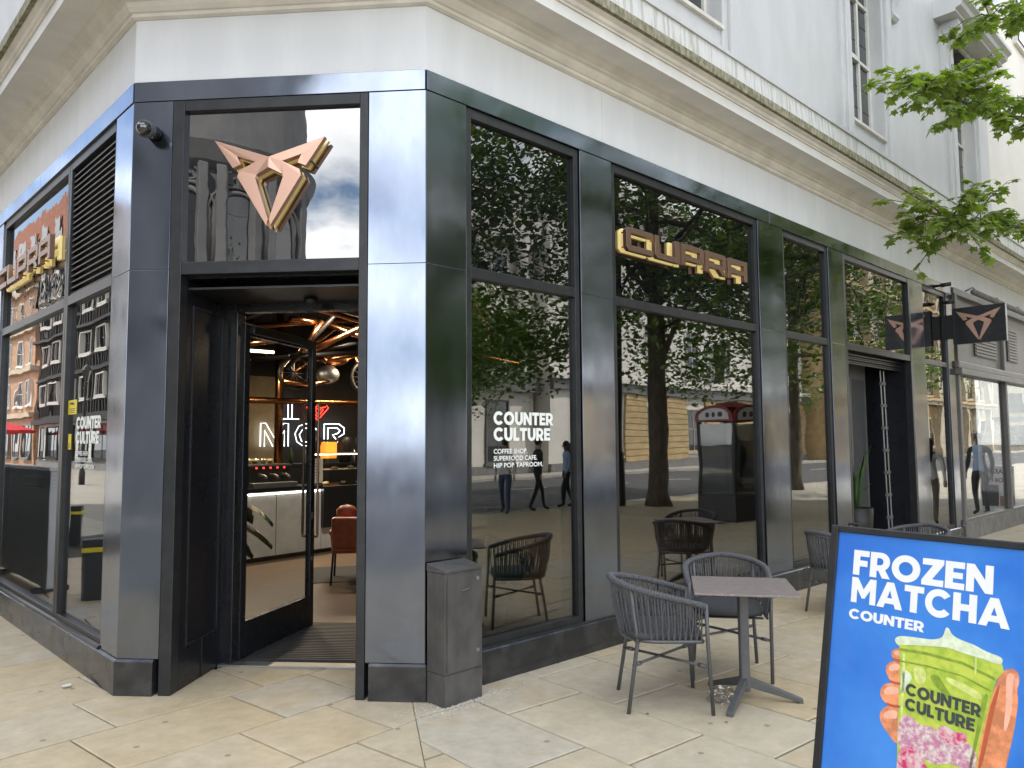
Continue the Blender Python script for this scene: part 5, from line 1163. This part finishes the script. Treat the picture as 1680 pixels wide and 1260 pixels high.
def make_tree(loc, lb, cz, rad, ncl, per, seed, tr=.24, leaf=.17, group='street trees across the pavement', skirt=0):
    r2 = random.Random(seed); t = thing('street_tree', lb, 'tree', loc, 0, group); cen = []
    while len(cen) < ncl:
        x, y, z = r2.uniform(-1, 1), r2.uniform(-1, 1), r2.uniform(-1, 1); d = math.sqrt(x * x + y * y + z * z)
        if d > 1 or (d < .45 and r2.random() < .75): continue
        k = .82 + .35 * mnoise.noise(Vector((x, y, z)) * 1.7 + Vector((seed, 0, 0)))
        cen.append((x * rad[0] * k, y * rad[1] * k, cz + z * rad[2] * k))
    if skirt:
        for i in range(skirt):
            a = r2.uniform(0, 6.283); q_ = r2.uniform(.45, .98); cen.append((math.cos(a) * rad[0] * q_, math.sin(a) * rad[1] * q_, r2.uniform(3.3, 5.0)))
    tm = MB(); top = cz + rad[2] * .2
    tm.tube([(0, 0, -.05), (.02, 0, .4), (.05, .03, 2), (-.05, .08, 3.6), (.1, 0, cz - .5), (0, .1, top)], [tr * 1.5, tr * 1.1, tr, tr * .92, tr * .6, tr * .2], 12)
    limbs = []
    for i in range(11):
        c = cen[i * (len(cen) // 11)]; z0 = r2.uniform(3.2, cz + .6); m_ = Vector((c[0] * .5, c[1] * .5, (z0 + c[2]) / 2 + .4)); limbs.append(c)
        tm.tube([(0, .05, z0), m_ + Vector((r2.uniform(-.3, .3), r2.uniform(-.3, .3), 0)), c], [tr * .42, tr * .24, tr * .06], 6)
        for k in range(3):
            e = Vector(cen[r2.randrange(len(cen))]); 
            if (e - m_).length < 3.2: tm.tube([m_, (m_ + e) / 2 + Vector((0, 0, .2)), e], [tr * .2, tr * .1, tr * .03], 5)
    tm.build('trunk', 'bark', t, smooth=True)
    link('crown', leaf_cloud(cen, per, 1.0, leaf, seed), t)
    return t
T1 = make_tree((13.8, -7.8, 0), 'large dark maple with a thick trunk, reflected in the widest shop window', 8.3, (5.9, 5.4, 5.2), 300, 72, 2, .25, .16, skirt=60)
make_tree((22.5, -8.2, 0), 'maple further along the kerb, reflected in the narrow window left of the side doorway', 8.4, (5.0, 5.0, 4.6), 230, 75, 6, .2, .16, skirt=40)
make_tree((8.6, -11.6, 0), 'maple at the kerb reflected in the lettered window by the cabinet', 8.8, (4.8, 4.4, 5.2), 230, 75, 9, .2, .16, skirt=40)
make_tree((20.5, -23.6, 0), 'bright green tree across the road, low in the lettered window reflection', 6.2, (4.6, 3.6, 3.6), 190, 80, 12, .2)
# boughs of the near maple that reach over the pavement in front of the facade
def maple_leaf(mb, o, d, n_, s_):
    d = d.normalized(); b = n_.cross(d).normalized(); n_ = d.cross(b)
    sh = [(0, 0), (.30, -.10), (.52, .02), (.34, .16), (.62, .42), (.36, .44), (.28, .56), (.14, .52), (0, 1.0), (-.14, .52), (-.28, .56), (-.36, .44), (-.62, .42), (-.34, .16), (-.52, .02), (-.30, -.10)]
    P = [o + d * (y * s_) + b * (x * s_) - n_ * (abs(x) * s_ * .28 + y * y * s_ * .25) for x, y in sh]; c = o + d * s_ * .3
    k = len(sh); mb.add([c] + P, [(0, 1 + i, 1 + (i + 1) % k) for i in range(k)])
o13 = Vector((13.8, -7.8, 0)); r5 = random.Random(21)
def bough(pts, r0, twigs, lfs, up_=.3):
    P = [Vector(p) for p in pts]; wd = MB(); lv_ = MB()
    wd.tube(P, [r0 * (1 - .85 * i / (len(P) - 1)) for i in range(len(P))], 7)
    seg = [(P[i], P[i + 1]) for i in range(len(P) // 2 - 1, len(P) - 1)]
    for i in range(twigs):
        a, b = seg[int(len(seg) * (i / twigs))]; p = a.lerp(b, r5.random()); dr = (b - a).normalized()
        side = Vector((r5.uniform(-1, 1), r5.uniform(-1, 1), r5.uniform(-.5, .7))); tip = p + (dr * .55 + side * .75).normalized() * r5.uniform(.3, .7); tip.y = min(tip.y, -.62)
        mid = p.lerp(tip, .5) + Vector((0, 0, .06)); wd.tube([p, mid, tip], [.008, .006, .003], 5)
        for j in range(lfs):
            t_ = r5.uniform(.3, 1.08); o = p.lerp(mid, t_ * 2) if t_ < .5 else mid.lerp(tip, t_ * 2 - 1)
            d = Vector((r5.uniform(-1, 1), r5.uniform(-1, 1), r5.uniform(-.65, .1))) + (tip - p) * .6; st = o + d.normalized() * r5.uniform(.04, .1)
            wd.tube([o, st], .0018, 4, cap=False)
            maple_leaf(lv_, st, d, Vector((r5.uniform(-.35, .35), r5.uniform(-.35, .35), 1)), r5.uniform(.08, .145))
    w_ = wd.build('bough', 'twig', T1, org=o13, smooth=True)
    lv_.build('foliage', 'maple_leaf', w_, org=o13)
bough([(13.8, -7.8, 5.2), (12.6, -4.8, 6.5), (11.6, -2.8, 6.8), (10.7, -1.7, 6.5), (9.3, -1.35, 6.3), (7.9, -1.3, 6.05), (6.9, -1.3, 5.9), (6.2, -1.3, 5.75)], .06, 60, 20)
bough([(13.8, -7.8, 4.6), (12.8, -4.6, 5.2), (11.8, -2.6, 5.1), (10.8, -1.6, 4.85), (9.3, -1.35, 4.7), (7.9, -1.3, 4.5), (7.0, -1.3, 4.35), (6.4, -1.3, 4.25)], .05, 40, 18)
bough([(13.8, -7.8, 6.4), (12.9, -4.6, 8.2), (12.3, -2.6, 8.7), (11.6, -1.6, 8.55), (10.6, -1.4, 8.2), (9.4, -1.3, 7.8), (8.7, -1.3, 7.6)], .05, 28, 18)
# ================================================================== BUILDINGS ACROSS THE STREETS
def opp(name, lb, loc, rz, width, depth, wall, z0, z1):
    b = thing(name, lb, 'building', loc, rz)
    MB().box(FW, 0, width, 0, depth, z0, z1).build('wall', wall, b); return b
WM = {}
def win(b, x, z, w, h, fmat='mullion_white', arch=False, bars=(1, 2), proud=.10):
    key = (round(w, 2), round(h, 2), fmat, bars, proud)
    if key not in WM:
        f = MB(); t = .09
        f.box(FW, 0, t, -proud, .02, 0, h); f.box(FW, w - t, w, -proud, .02, 0, h); f.box(FW, t, w - t, -proud, .02, 0, t); f.box(FW, t, w - t, -proud, .02, h - t, h)
        for i in range(bars[0]): xx = w * (i + 1) / (bars[0] + 1); f.box(FW, xx - .03, xx + .03, -.05, .02, t, h - t)
        for i in range(bars[1]): zz = h * (i + 1) / (bars[1] + 1); f.box(FW, t, w - t, -.045, .02, zz - .025, zz + .025)
        WM[key] = (f.mesh('window', fmat), MB().box(FW, t - .02, w - t + .02, -.02, .0, t - .02, h - t + .02).mesh('pane', 'dark_pane'), MB().box(FW, -.12, w + .12, -.2, .02, -.14, -.01).mesh('sill', fmat))
    a, p, s_ = WM[key]; o = link('window', a, b, (x, 0, z)); link('pane', p, o); link('sill', s_, o); return o
def course(b, x0, x1, z0, z1, d, m_, nm='cornice'): return MB().box(FW, x0, x1, -d, .03, z0, z1).build(nm, m_, b)
# white rendered corner block with sandstone ground floor
b = opp('white_building', 'white rendered building with yellow sandstone ground floor, seen only reflected in the wide window', (59, -25, 0), R(180), 31, 14, 'white_render', 0, 17)
x = 0
for i in range(7):
    x = .6 + i * 4.4
    for j in range(11): course(b, x - .55, x + 1.75, .5 + j * .37, .83 + j * .37, .16, 'sandstone', 'stone_course')
    if x + 4.2 < 31:
        win(b, x + 2.05, .9, 1.9, 3.0, 'sandstone_trim', bars=(1, 1)); win(b, x + 2.2, 6.4, 1.5, 2.7); win(b, x + 2.2, 11, 1.5, 2.4)
course(b, 0, 31, 0, .48, .22, 'shop_stone', 'base_course'); course(b, 0, 31, 4.62, 5.2, .3, 'shop_grey'); course(b, 0, 31, 5.21, 5.5, .5, 'white_render'); course(b, 0, 31, 16.2, 17.1, .7, 'white_render'); course(b, 0, 31, 10.0, 10.3, .2, 'white_render')
hang = MB().box(FW, 14.1, 14.15, -1.0, -.06, 5.7, 8.2).build('hanging_banner', 'cast_black', b)
# columned white building
b = opp('columned_building', 'pale classical building with tall columns reflected in the lettered window', (27.8, -26, 0), R(180), 22, 12, 'white_render', 0, 16)
for i in range(7):
    MB().lathe((1.2 + i * 3.2, -.3, 5.2), [(.42, 0), (.36, .3), (.32, 7), (.42, 7.4)], 14).build('column', 'white_render', b, smooth=True)
    if i < 6: win(b, 2.0 + i * 3.2, 6, 1.4, 2.6); win(b, 2.0 + i * 3.2, 10, 1.4, 2); win(b, 1.9 + i * 3.2, .7, 1.9, 3.2, 'shop_grey', bars=(1, 1))
course(b, 0, 22, 4.4, 5.2, .5, 'shop_grey'); course(b, 0, 22, 12.7, 14, .7, 'white_render'); course(b, 0, 22, 0, .5, .1, 'shop_stone', 'base_course')
# sandstone gothic block
b = opp('sandstone_building', 'carved yellow sandstone building reflected in the glass over the side doorway', (104, -23, 0), R(180), 44.5, 14, 'sandstone', 0, 22)
for i in range(10):
    x = 1 + i * 4.4
    MB().box(FW, x, x + .9, -.6, .03, 0, 22).build('buttress', 'sandstone_trim', b)
    for z in (.9, 6.2, 10.6, 15.4): win(b, x + 1.5, z, 2.2, 3.0, 'sandstone_trim', bars=(2, 1))
    MB().prism(FW, [(x + 1.0, 22), (x + 4.2, 22), (x + 2.6, 25.2)], -.4, .5).build('gable', 'sandstone_trim', b)
for z, d in ((5.2, .7), (9.6, .5), (14.3, .9), (20.6, 1.0)): course(b, 0, 44.5, z, z + .35, d, 'sandstone_trim'); course(b, 0, 44.5, z + .36, z + .6, d + .2, 'sandstone')
# grey ornate building with a rounded corner
b = opp('grey_stone_building', 'grey ornate stone building with rounded corner, reflected in the pane above the entrance', (-17.2, -3.6, 0), R(90), 18, 10, 'grey_stone', 0, 17)
MB().lathe((.0, 2.6, 0), [(3.0, 0), (3.0, 4.8), (3.3, 5.0), (3.3, 5.4), (2.95, 5.5), (2.95, 9.2), (3.15, 9.4), (3.35, 9.9), (3.05, 10.0), (2.95, 13.2), (3.4, 13.6), (3.7, 14.3), (3.0, 14.6), (2.6, 16.5), (1.2, 18.2), (.1, 18.8)], 48).build('corner_turret', 'grey_stone', b, smooth=False)
for a in (-118, -92, -66, -40):
    ca, sa = math.cos(R(a)), math.sin(R(a)); f = Fr((2.95 * ca, 2.6 + 2.95 * sa, 0), (-sa, ca, 0), (ca, sa, 0))
    ar = MB(); 
    for rr, w_ in ((.62, .08), (.80, .05)): ar.tube([f.p(-rr, .04, 6.2)] + [f.p(rr * math.cos(math.pi - q_ * math.pi / 10), .06, 8.0 + rr * math.sin(q_ * math.pi / 10)) for q_ in range(11)] + [f.p(rr, .04, 6.2)], w_, 6)
    ar.build('arched_moulding', 'grey_stone', b, smooth=True)
    MB().box(f, -.52, .52, -.05, .05, 6.3, 8.0).build('window', 'dark_pane', b)
    MB().prism(f, [(.52 * math.cos(q_ * math.pi / 10), 8.01 + .52 * math.sin(q_ * math.pi / 10)) for q_ in range(11)], -.05, .05).build('fanlight', 'dark_pane', b)
    for x_ in (-.95, .95): MB().box(f, x_ - .13, x_ + .13, -.1, .16, 5.5, 9.3).build('pilaster', 'grey_stone', b, bevel=.03)
    sc = MB()
    for s_ in (-1, 1):
        sc.tube([f.p(s_ * (.1 + .3 * q_ / 16 * math.cos(q_ * .5)), .05, 9.0 + .25 * q_ / 16 * math.sin(q_ * .5)) for q_ in range(16)], .035, 5)
    sc.tube([f.p(0, .06, 8.75), f.p(0, .12, 9.1)], .08, 6); sc.build('carved_scroll', 'grey_stone', b)
for i in range(4):
    x = 3.6 + i * 3.7
    for z in (6.2, 11): win(b, x, z, 1.5, 2.6, 'grey_stone', bars=(1, 1))
    win(b, x, .8, 2.2, 3.2, 'cast_black', bars=(1, 0)); MB().box(FW, x - .8, x - .35, -.22, .03, 5.5, 15.5).build('pilaster', 'grey_stone', b)
for z in (4.8, 9.4, 15.6): course(b, 2.6, 18, z, z + .5, .5, 'grey_stone')
# plain stone building along the square
b = opp('stone_terrace', 'pale stone terrace building along the far side of the square', (-15.6, 14.6, 0), R(90), 31, 10, 'white_render', 0, 14)
for i in range(8):
    for z in (.8, 5, 9): win(b, 1.2 + i * 3.8, z, 1.7, 2.6, bars=(1, 1))
course(b, 0, 31, 4, 4.5, .35, 'white_render'); course(b, 0, 31, 13.2, 14, .6, 'white_render')
# black and white timbered building
b = opp('timbered_building', 'black and white timber framed building reflected in the left side windows', (-15.6, 46, 0), R(90), 23, 10, 'tudor_white', 0, 13.2)
tm_ = MB()
for z0_, z1_ in ((3.7, 6.9), (6.9, 10.1), (10.1, 13.1)):
    for zz in (z0_, z0_ + 1.0, z1_ - .3): tm_.box(FW, 0, 23, -.10, .02, zz, zz + .22)
    for i in range(39): tm_.box(FW, i * .6, i * .6 + .16, -.13, .02, z0_ + .2, z1_ - .1)
stuff(tm_.build('timber_frame', 'tudor_black', b))
for i in range(6):
    x = 1.0 + i * 3.75
    for z in (4.9, 8.1, 11.2): win(b, x, z, 2.3, 1.6, 'tudor_white', bars=(4, 1), proud=.22)
    MB().prism(FW, [(x - .7, 13.2), (x + 3.0, 13.2), (x + 1.15, 17.2)], -.25, 3).build('gable', 'tudor_white', b)
    g_ = MB()
    for s_ in (-1, 1): g_.tube([(x + 1.15 + s_ * 2.0, -.35, 13.0), (x + 1.15, -.35, 17.4)], .14, 4)
    for k in range(5): g_.box(FW, x + .0 + k * .5, x + .14 + k * .5, -.30, -.24, 13.3, 14.3 + (1.6 if k == 2 else .8 if k in (1, 3) else 0))
    g_.build('barge_board', 'tudor_black', b)
    win(b, x - .1, .7, 2.6, 2.4, 'tudor_black', bars=(1, 0))
course(b, 0, 23, 3.3, 3.7, .5, 'tudor_black'); course(b, 0, 23, 0, .5, .1, 'shop_stone', 'base_course'); course(b, 0, 23, 6.75, 6.95, .35, 'tudor_black'); course(b, 0, 23, 9.95, 10.15, .45, 'tudor_black')
# orange terracotta building
b = opp('terracotta_building', 'orange terracotta building with white sash windows at the edge of the left window reflection', (-15.4, 69.2, 0), R(90), 26, 10, 'terracotta', 0, 15.5)
for i in range(7):
    for z in (5, 8.6, 12): win(b, 1 + i * 3.5, z, 1.5, 2.2, bars=(1, 1))
    win(b, .7 + i * 3.5, .6, 2.4, 2.8, 'shop_grey', bars=(1, 0))
for z in (4.0, 7.9, 11.3, 14.9): course(b, 0, 26, z, z + .4, .4, 'sandstone_trim')
MB().box(FW, 2, 26, 2.5, 10, 15.5, 24).build('upper_block', 'brick_red', b)
for i in range(5):
    for z in (16.5, 20): w_ = MB().box(FW, 4 + i * 4.2, 6.2 + i * 4.2, 2.4, 2.52, z, z + 2.4).build('window', 'dark_pane', b)
b = opp('street_end_building', 'grey stone building closing the far end of the shopping street', (126, -23, 0), R(-90), 44, 10, 'sandstone_trim', 0, 19)
for i in range(10):
    for z in (.8, 5.4, 9.4, 13.6): win(b, 1.2 + i * 4.2, z, 2.2, 2.8, 'shop_grey', bars=(1, 1))
course(b, 0, 44, 4.2, 4.8, .4, 'shop_grey'); course(b, 0, 44, 18.2, 19, .6, 'sandstone_trim')
# red cafe parasols on the square
for i, (x, y) in enumerate(((-11.2, 60.5), (-11.4, 66.5), (-11.2, 72.5))):
    u_ = thing('red_parasol', ['red cafe parasol nearest the timbered building', 'red cafe parasol in the middle of the row on the square', 'red cafe parasol farthest along the square'][i], 'parasol', (x, y, 0), 0, 'red parasols on the square')
    MB().lathe((0, 0, 0), [(2.4, 2.55), (2.42, 2.75), (1.2, 3.2), (.05, 3.6)], 8).build('canopy', 'canvas_red', u_); MB().tube([(0, 0, 0), (0, 0, 3.5)], .04, 8).build('pole', 'cast_black', u_); MB().lathe((0, 0, 0), [(.4, 0), (.4, .08), (.05, .12)], 12).build('base', 'cast_black', u_)
def lamp_post(loc, lb, h_, group=None):
    l = thing('lamp_post', lb, 'lamp post', loc, 0, group)
    MB().lathe((0, 0, 0), [(.16, 0), (.16, .5), (.10, .7), (.075, 1.2), (.06, h_ - .9), (.09, h_ - .85), (.05, h_ - .8)], 14).build('post', 'cast_black', l, smooth=True)
    MB().lathe((0, 0, h_ - .8), [(.10, 0), (.20, .5), (.19, .5)], 6).build('lantern_glass', 'dark_pane', l); MB().lathe((0, 0, h_ - .3), [(.24, 0), (.16, .16), (.05, .26), (.02, .38)], 8).build('lantern_cap', 'cast_black', l)
lamp_post((-9.4, 32.6, 0), 'black lantern lamp post on the square, reflected in the left side window', 5.2)
lamp_post((-9.2, 52, 0), 'black lantern lamp post farther down the square', 5.2)
pq = (13.15, -8.55, 0); pl_ = thing('street_lighting_column', 'slim black street lighting column beside the thick maple trunk', 'lamp post', pq)
MB().tube([(0, 0, 0), (0, 0, 1.4), (0, 0, 1.45), (0, 0, 9)], [.13, .13, .10, .06], 12).build('column', 'cast_black', pl_); MB().tube([(0, 0, 9), (0, -.6, 9.3), (0, -1.6, 9.35)], .04, 8).build('arm', 'cast_black', pl_); MB().box(FW, -.12, .12, -2.1, -1.5, 9.28, 9.4).build('lamp_head', 'cast_black', pl_)
# square bollards
def bollard(loc, lb):
    o = thing('bollard', lb, 'bollard', loc, R(20), 'black bollards with a yellow band')
    MB().box(FW, -.10, .10, -.10, .10, 0, .52).build('shaft', 'cast_black', o, bevel=.01); MB().box(FW, -.103, .103, -.103, .103, .522, .572).build('band', 'yellow', o); MB().box(FW, -.10, .10, -.10, .10, .574, .66).build('cap', 'cast_black', o, bevel=.01)
bollard((-2.18, 5.30, 0), 'black bollard with yellow band, reflected low in the left side window'); bollard((-3.4, 10.6, 0), 'black bollard with yellow band farther along the left pavement')
# telephone kiosk
KQ = (11.85, -4.5, 0); k = thing('telephone_kiosk', 'black telephone kiosk with red arched roof standing on the pavement', 'phone box', KQ, R(8))
for x_ in (-.5, .44):
    for y_ in (-.5, .44): MB().box(FW, x_, x_ + .06, y_, y_ + .06, 0, 2.1).build('corner_post', 'cast_black', k)
for s_ in (-1, 1):
    MB().box(FW, -.44, .44, s_ * .48 - .008, s_ * .48 + .008, .55, 2.05).build('pane', 'clear_glass', k); MB().box(FW, s_ * .48 - .008, s_ * .48 + .008, -.44, .44, .55, 2.05).build('pane', 'clear_glass', k)
    MB().box(FW, -.44, .44, s_ * .48 - .02, s_ * .48 + .02, .03, .54).build('kick_panel', 'cast_black', k); MB().box(FW, s_ * .48 - .02, s_ * .48 + .02, -.44, .44, .03, .54).build('kick_panel', 'cast_black', k)
    a_ = MB(); f = Fr((0, s_ * .5, 0), (1, 0, 0), (0, s_, 0)); pr = [(-.5, 2.1)] + [(.5 * math.cos(math.pi - i * math.pi / 12), 2.22 + .24 * math.sin(i * math.pi / 12)) for i in range(13)] + [(.5, 2.1)]
    a_.prism(f, pr, -.02, .03); h_ = a_.build('arched_header', 'red_paint', k); MB().prism(f, [(x * .84, 2.14 + (z - 2.1) * .72) for x, z in pr], .031, .036).build('header_plate', 'white', h_)
    for x_ in (-.2, 0, .2): MB().tube([f.p(x_, .036, 2.25), f.p(x_, .040, 2.25)], .06, 14).build('header_roundel', 'cast_black', h_)
    a_ = MB(); f = Fr((s_ * .5, 0, 0), (0, 1, 0), (s_, 0, 0)); a_.prism(f, pr, -.02, .03); h_ = a_.build('arched_header', 'red_paint', k); MB().prism(f, [(x * .84, 2.14 + (z - 2.1) * .72) for x, z in pr], .031, .036).build('header_plate', 'white', h_)
    for x_ in (-.2, 0, .2): MB().tube([f.p(x_, .036, 2.25), f.p(x_, .040, 2.25)], .06, 14).build('header_roundel', 'cast_black', h_)
rf_ = MB(); g_ = 10; rf_.add([(-.5 + i / g_, -.5 + j / g_, 2.40 + .14 * max(0, 1 - ((i / g_ - .5) ** 2 + (j / g_ - .5) ** 2) * 3.6)) for j in range(g_ + 1) for i in range(g_ + 1)] , [(j * (g_ + 1) + i, j * (g_ + 1) + i + 1, (j + 1) * (g_ + 1) + i + 1, (j + 1) * (g_ + 1) + i) for j in range(g_) for i in range(g_)])
rf_.build('roof', 'red_paint', k, smooth=True)
MB().box(FW, -.2, .2, .30, .42, .9, 1.7).build('telephone_unit', 'dull_steel', k, bevel=.02); MB().box(FW, -.44, .44, .36, .44, .62, .80).build('shelf', 'red_paint', k)
# no entry sign
ns = thing('no_entry_sign', 'round red no entry sign on a grey pole across the road', 'road sign', (30.7, -22.9, 0), R(180))
MB().tube([(0, 0, 0), (0, 0, 3.0)], .04, 8).build('pole', 'dull_steel', ns); MB().tube([(0, -.05, 2.7), (0, -.065, 2.7)], .36, 24).build('disc', 'red_paint', ns); MB().box(FW, -.24, .24, -.070, -.066, 2.64, 2.76).build('bar', 'white', ns)
MB().box(FW, -.1, .7, -.06, -.05, 2.0, 2.22).build('plate', 'white', ns)
# breakfast board by the next shop
bbq = (18.0, -1.05, 0); bb = thing('breakfast_board', 'white BREAKFAST pavement board before the next-door shop, seen mirrored in its glass', 'sign', bbq)
f = Fr(bbq, (.28, .96, 0), (-.96, .28, 0))
MB().box(f, -.35, .35, -.03, .0, .05, 1.05).build('panel', 'white', bb, org=bbq, bevel=.004); MB().box(f, -.35, .35, -.30, -.27, .05, 1.0).build('rear_panel', 'white', bb, org=bbq)
ru_ = -f.u
def bt(t_, z, w_, h_, m_): lettering('text_line', t_, f.p(w_ / 2, .001, z), ru_, (0, 0, 1), f.n, w_, h_, m_, bb, bbq, .03)
bt('BREAKFAST', .86, .62, .13, 'cast_black'); bt('FROM 4.95', .66, .42, .11, 'red_paint'); MB().box(f, -.33, .02, .0005, .003, .10, .60).build('printed_panel', 'cast_black', bb, org=bbq); MB().box(f, .04, .33, .0005, .003, .10, .34).build('printed_photo', 'terracotta', bb, org=bbq)

# ================================================================== PEOPLE (met only as reflections)
def person(loc, rz, h_, lb, top, legs, skin, hair_long=False, stride=0.0, jacket=None, seed=0):
    s = h_ / 1.75; J = [((0, 0, .98), .14, .10), ((0, 0, 1.16), .13, .095), ((0, .01, 1.34), .165, .10), ((0, 0, 1.46), .12, .08), ((0, .01, 1.54), .05, .05), ((0, .03, 1.62), .075, .085), ((0, .03, 1.70), .075, .09)]
    E = [(i, i + 1) for i in range(6)]; V = list(J)
    for sg in (-1, 1):
        k = len(V); V += [((sg * .20, 0, 1.42), .06, .06), ((sg * .255, -.02, 1.16), .045, .045), ((sg * .265, .06 + .1 * stride * sg, .93), .035, .035), ((sg * .265, .08 + .1 * stride * sg, .83), .028, .04), ((sg * .262, .09 + .1 * stride * sg, .76), .018, .03)]
        E += [(3, k), (k, k + 1), (k + 1, k + 2), (k + 2, k + 3), (k + 3, k + 4)]
        k = len(V); st = stride * sg
        V += [((sg * .10, 0, .90), .10, .10), ((sg * .105, .05 + .14 * st, .50), .065, .065), ((sg * .11, .26 * st - .02, .09), .042, .045), ((sg * .115, .26 * st + .14, .035), .04, .03)]
        E += [(0, k), (k, k + 1), (k + 1, k + 2), (k + 2, k + 3)]
    me = bpy.data.meshes.new('tmp'); me.from_pydata([tuple(c * s for c in v[0]) for v in V], E, [])
    o = bpy.data.objects.new('tmp', me); COL.objects.link(o); md = o.modifiers.new('skin', 'SKIN'); ss = o.modifiers.new('sub', 'SUBSURF'); ss.levels = 1; ss.render_levels = 1
    for i, v in enumerate(V): me.skin_vertices[0].data[i].radius = (v[1] * s, v[2] * s)
    me.skin_vertices[0].data[0].use_root = True
    bm_ = bpy.data.meshes.new_from_object(o.evaluated_get(bpy.context.evaluated_depsgraph_get())); bpy.data.objects.remove(o)
    bm_.materials.clear()
    for m_ in (skin, top, legs, 'cast_black', jacket or top): bm_.materials.append(MATS[m_])
    for p in bm_.polygons:
        z = p.center.z / s; x = abs(p.center.x) / s
        p.material_index = 3 if z < .10 else 2 if (z < .97 and x < .225) else 0 if z > 1.51 or (z < .90 and x >= .225) else (4 if (x > .07 or p.center.y < -.02) else 1); p.use_smooth = True
    P = thing('person', lb, 'person', loc, rz, None); link('body', bm_, P)
    hh = MB(); hh.ball((0, .005 * s, 1.70 * s), .098 * s, 14, .95, 1.08, 1.0)
    if hair_long: hh.tube([(0, -.03 * s, 1.70 * s), (0, -.08 * s, 1.55 * s), (0, -.10 * s, 1.30 * s)], [.09 * s, .10 * s, .06 * s], 10)
    hh.build('hair', 'hair', P, smooth=True)
    fc = MB(); fc.ball((0, .125 * s, 1.645 * s), .014 * s, 8, 1, 1, 1.6)
    for sg in (-1, 1): fc.ball((sg * .088 * s, .02 * s, 1.645 * s), .02 * s, 8, .5, .9, 1.4)
    fc.build('nose_and_ears', skin, P, smooth=True)
    ey = MB()
    for sg in (-1, 1): ey.ball((sg * .033 * s, .108 * s, 1.668 * s), .011 * s, 8)
    ey.tube([(-.025 * s, .112 * s, 1.598 * s), (.025 * s, .112 * s, 1.598 * s)], .005 * s, 5); ey.build('eyes_and_mouth', 'hair', P)
person((16.5, -1.0, 0), R(100), 1.80, 'man in dark jacket and light blue shirt standing by the breakfast board', 'cloth_blue', 'cloth_dark', 'skin', jacket='cloth_dark')
person((13.8, -1.15, 0), R(-95), 1.68, 'woman with long dark hair, white top and olive trousers walking away', 'cloth_white', 'cloth_olive', 'skin_light', True, .8)
person((9.6, -9.2, 0), R(60), 1.72, 'pedestrian in white hooded top and jeans near the kerb', 'cloth_white', 'cloth_denim', 'skin_light', False, .7)
person((10.5, -9.0, 0), R(-70), 1.78, 'pedestrian in dark coat walking along the kerb', 'cloth_dark', 'cloth_dark', 'skin_light', False, 1)
person((11.9, -9.3, 0), R(120), 1.70, 'pedestrian in light blue top with dark trousers at the kerb', 'cloth_blue', 'cloth_dark', 'skin', True, .6)
person((8.7, -9.9, 0), R(-110), 1.75, 'pedestrian in brown jacket and jeans beyond the kerbside group', 'cloth_brown', 'cloth_denim', 'skin_light', False, .9)
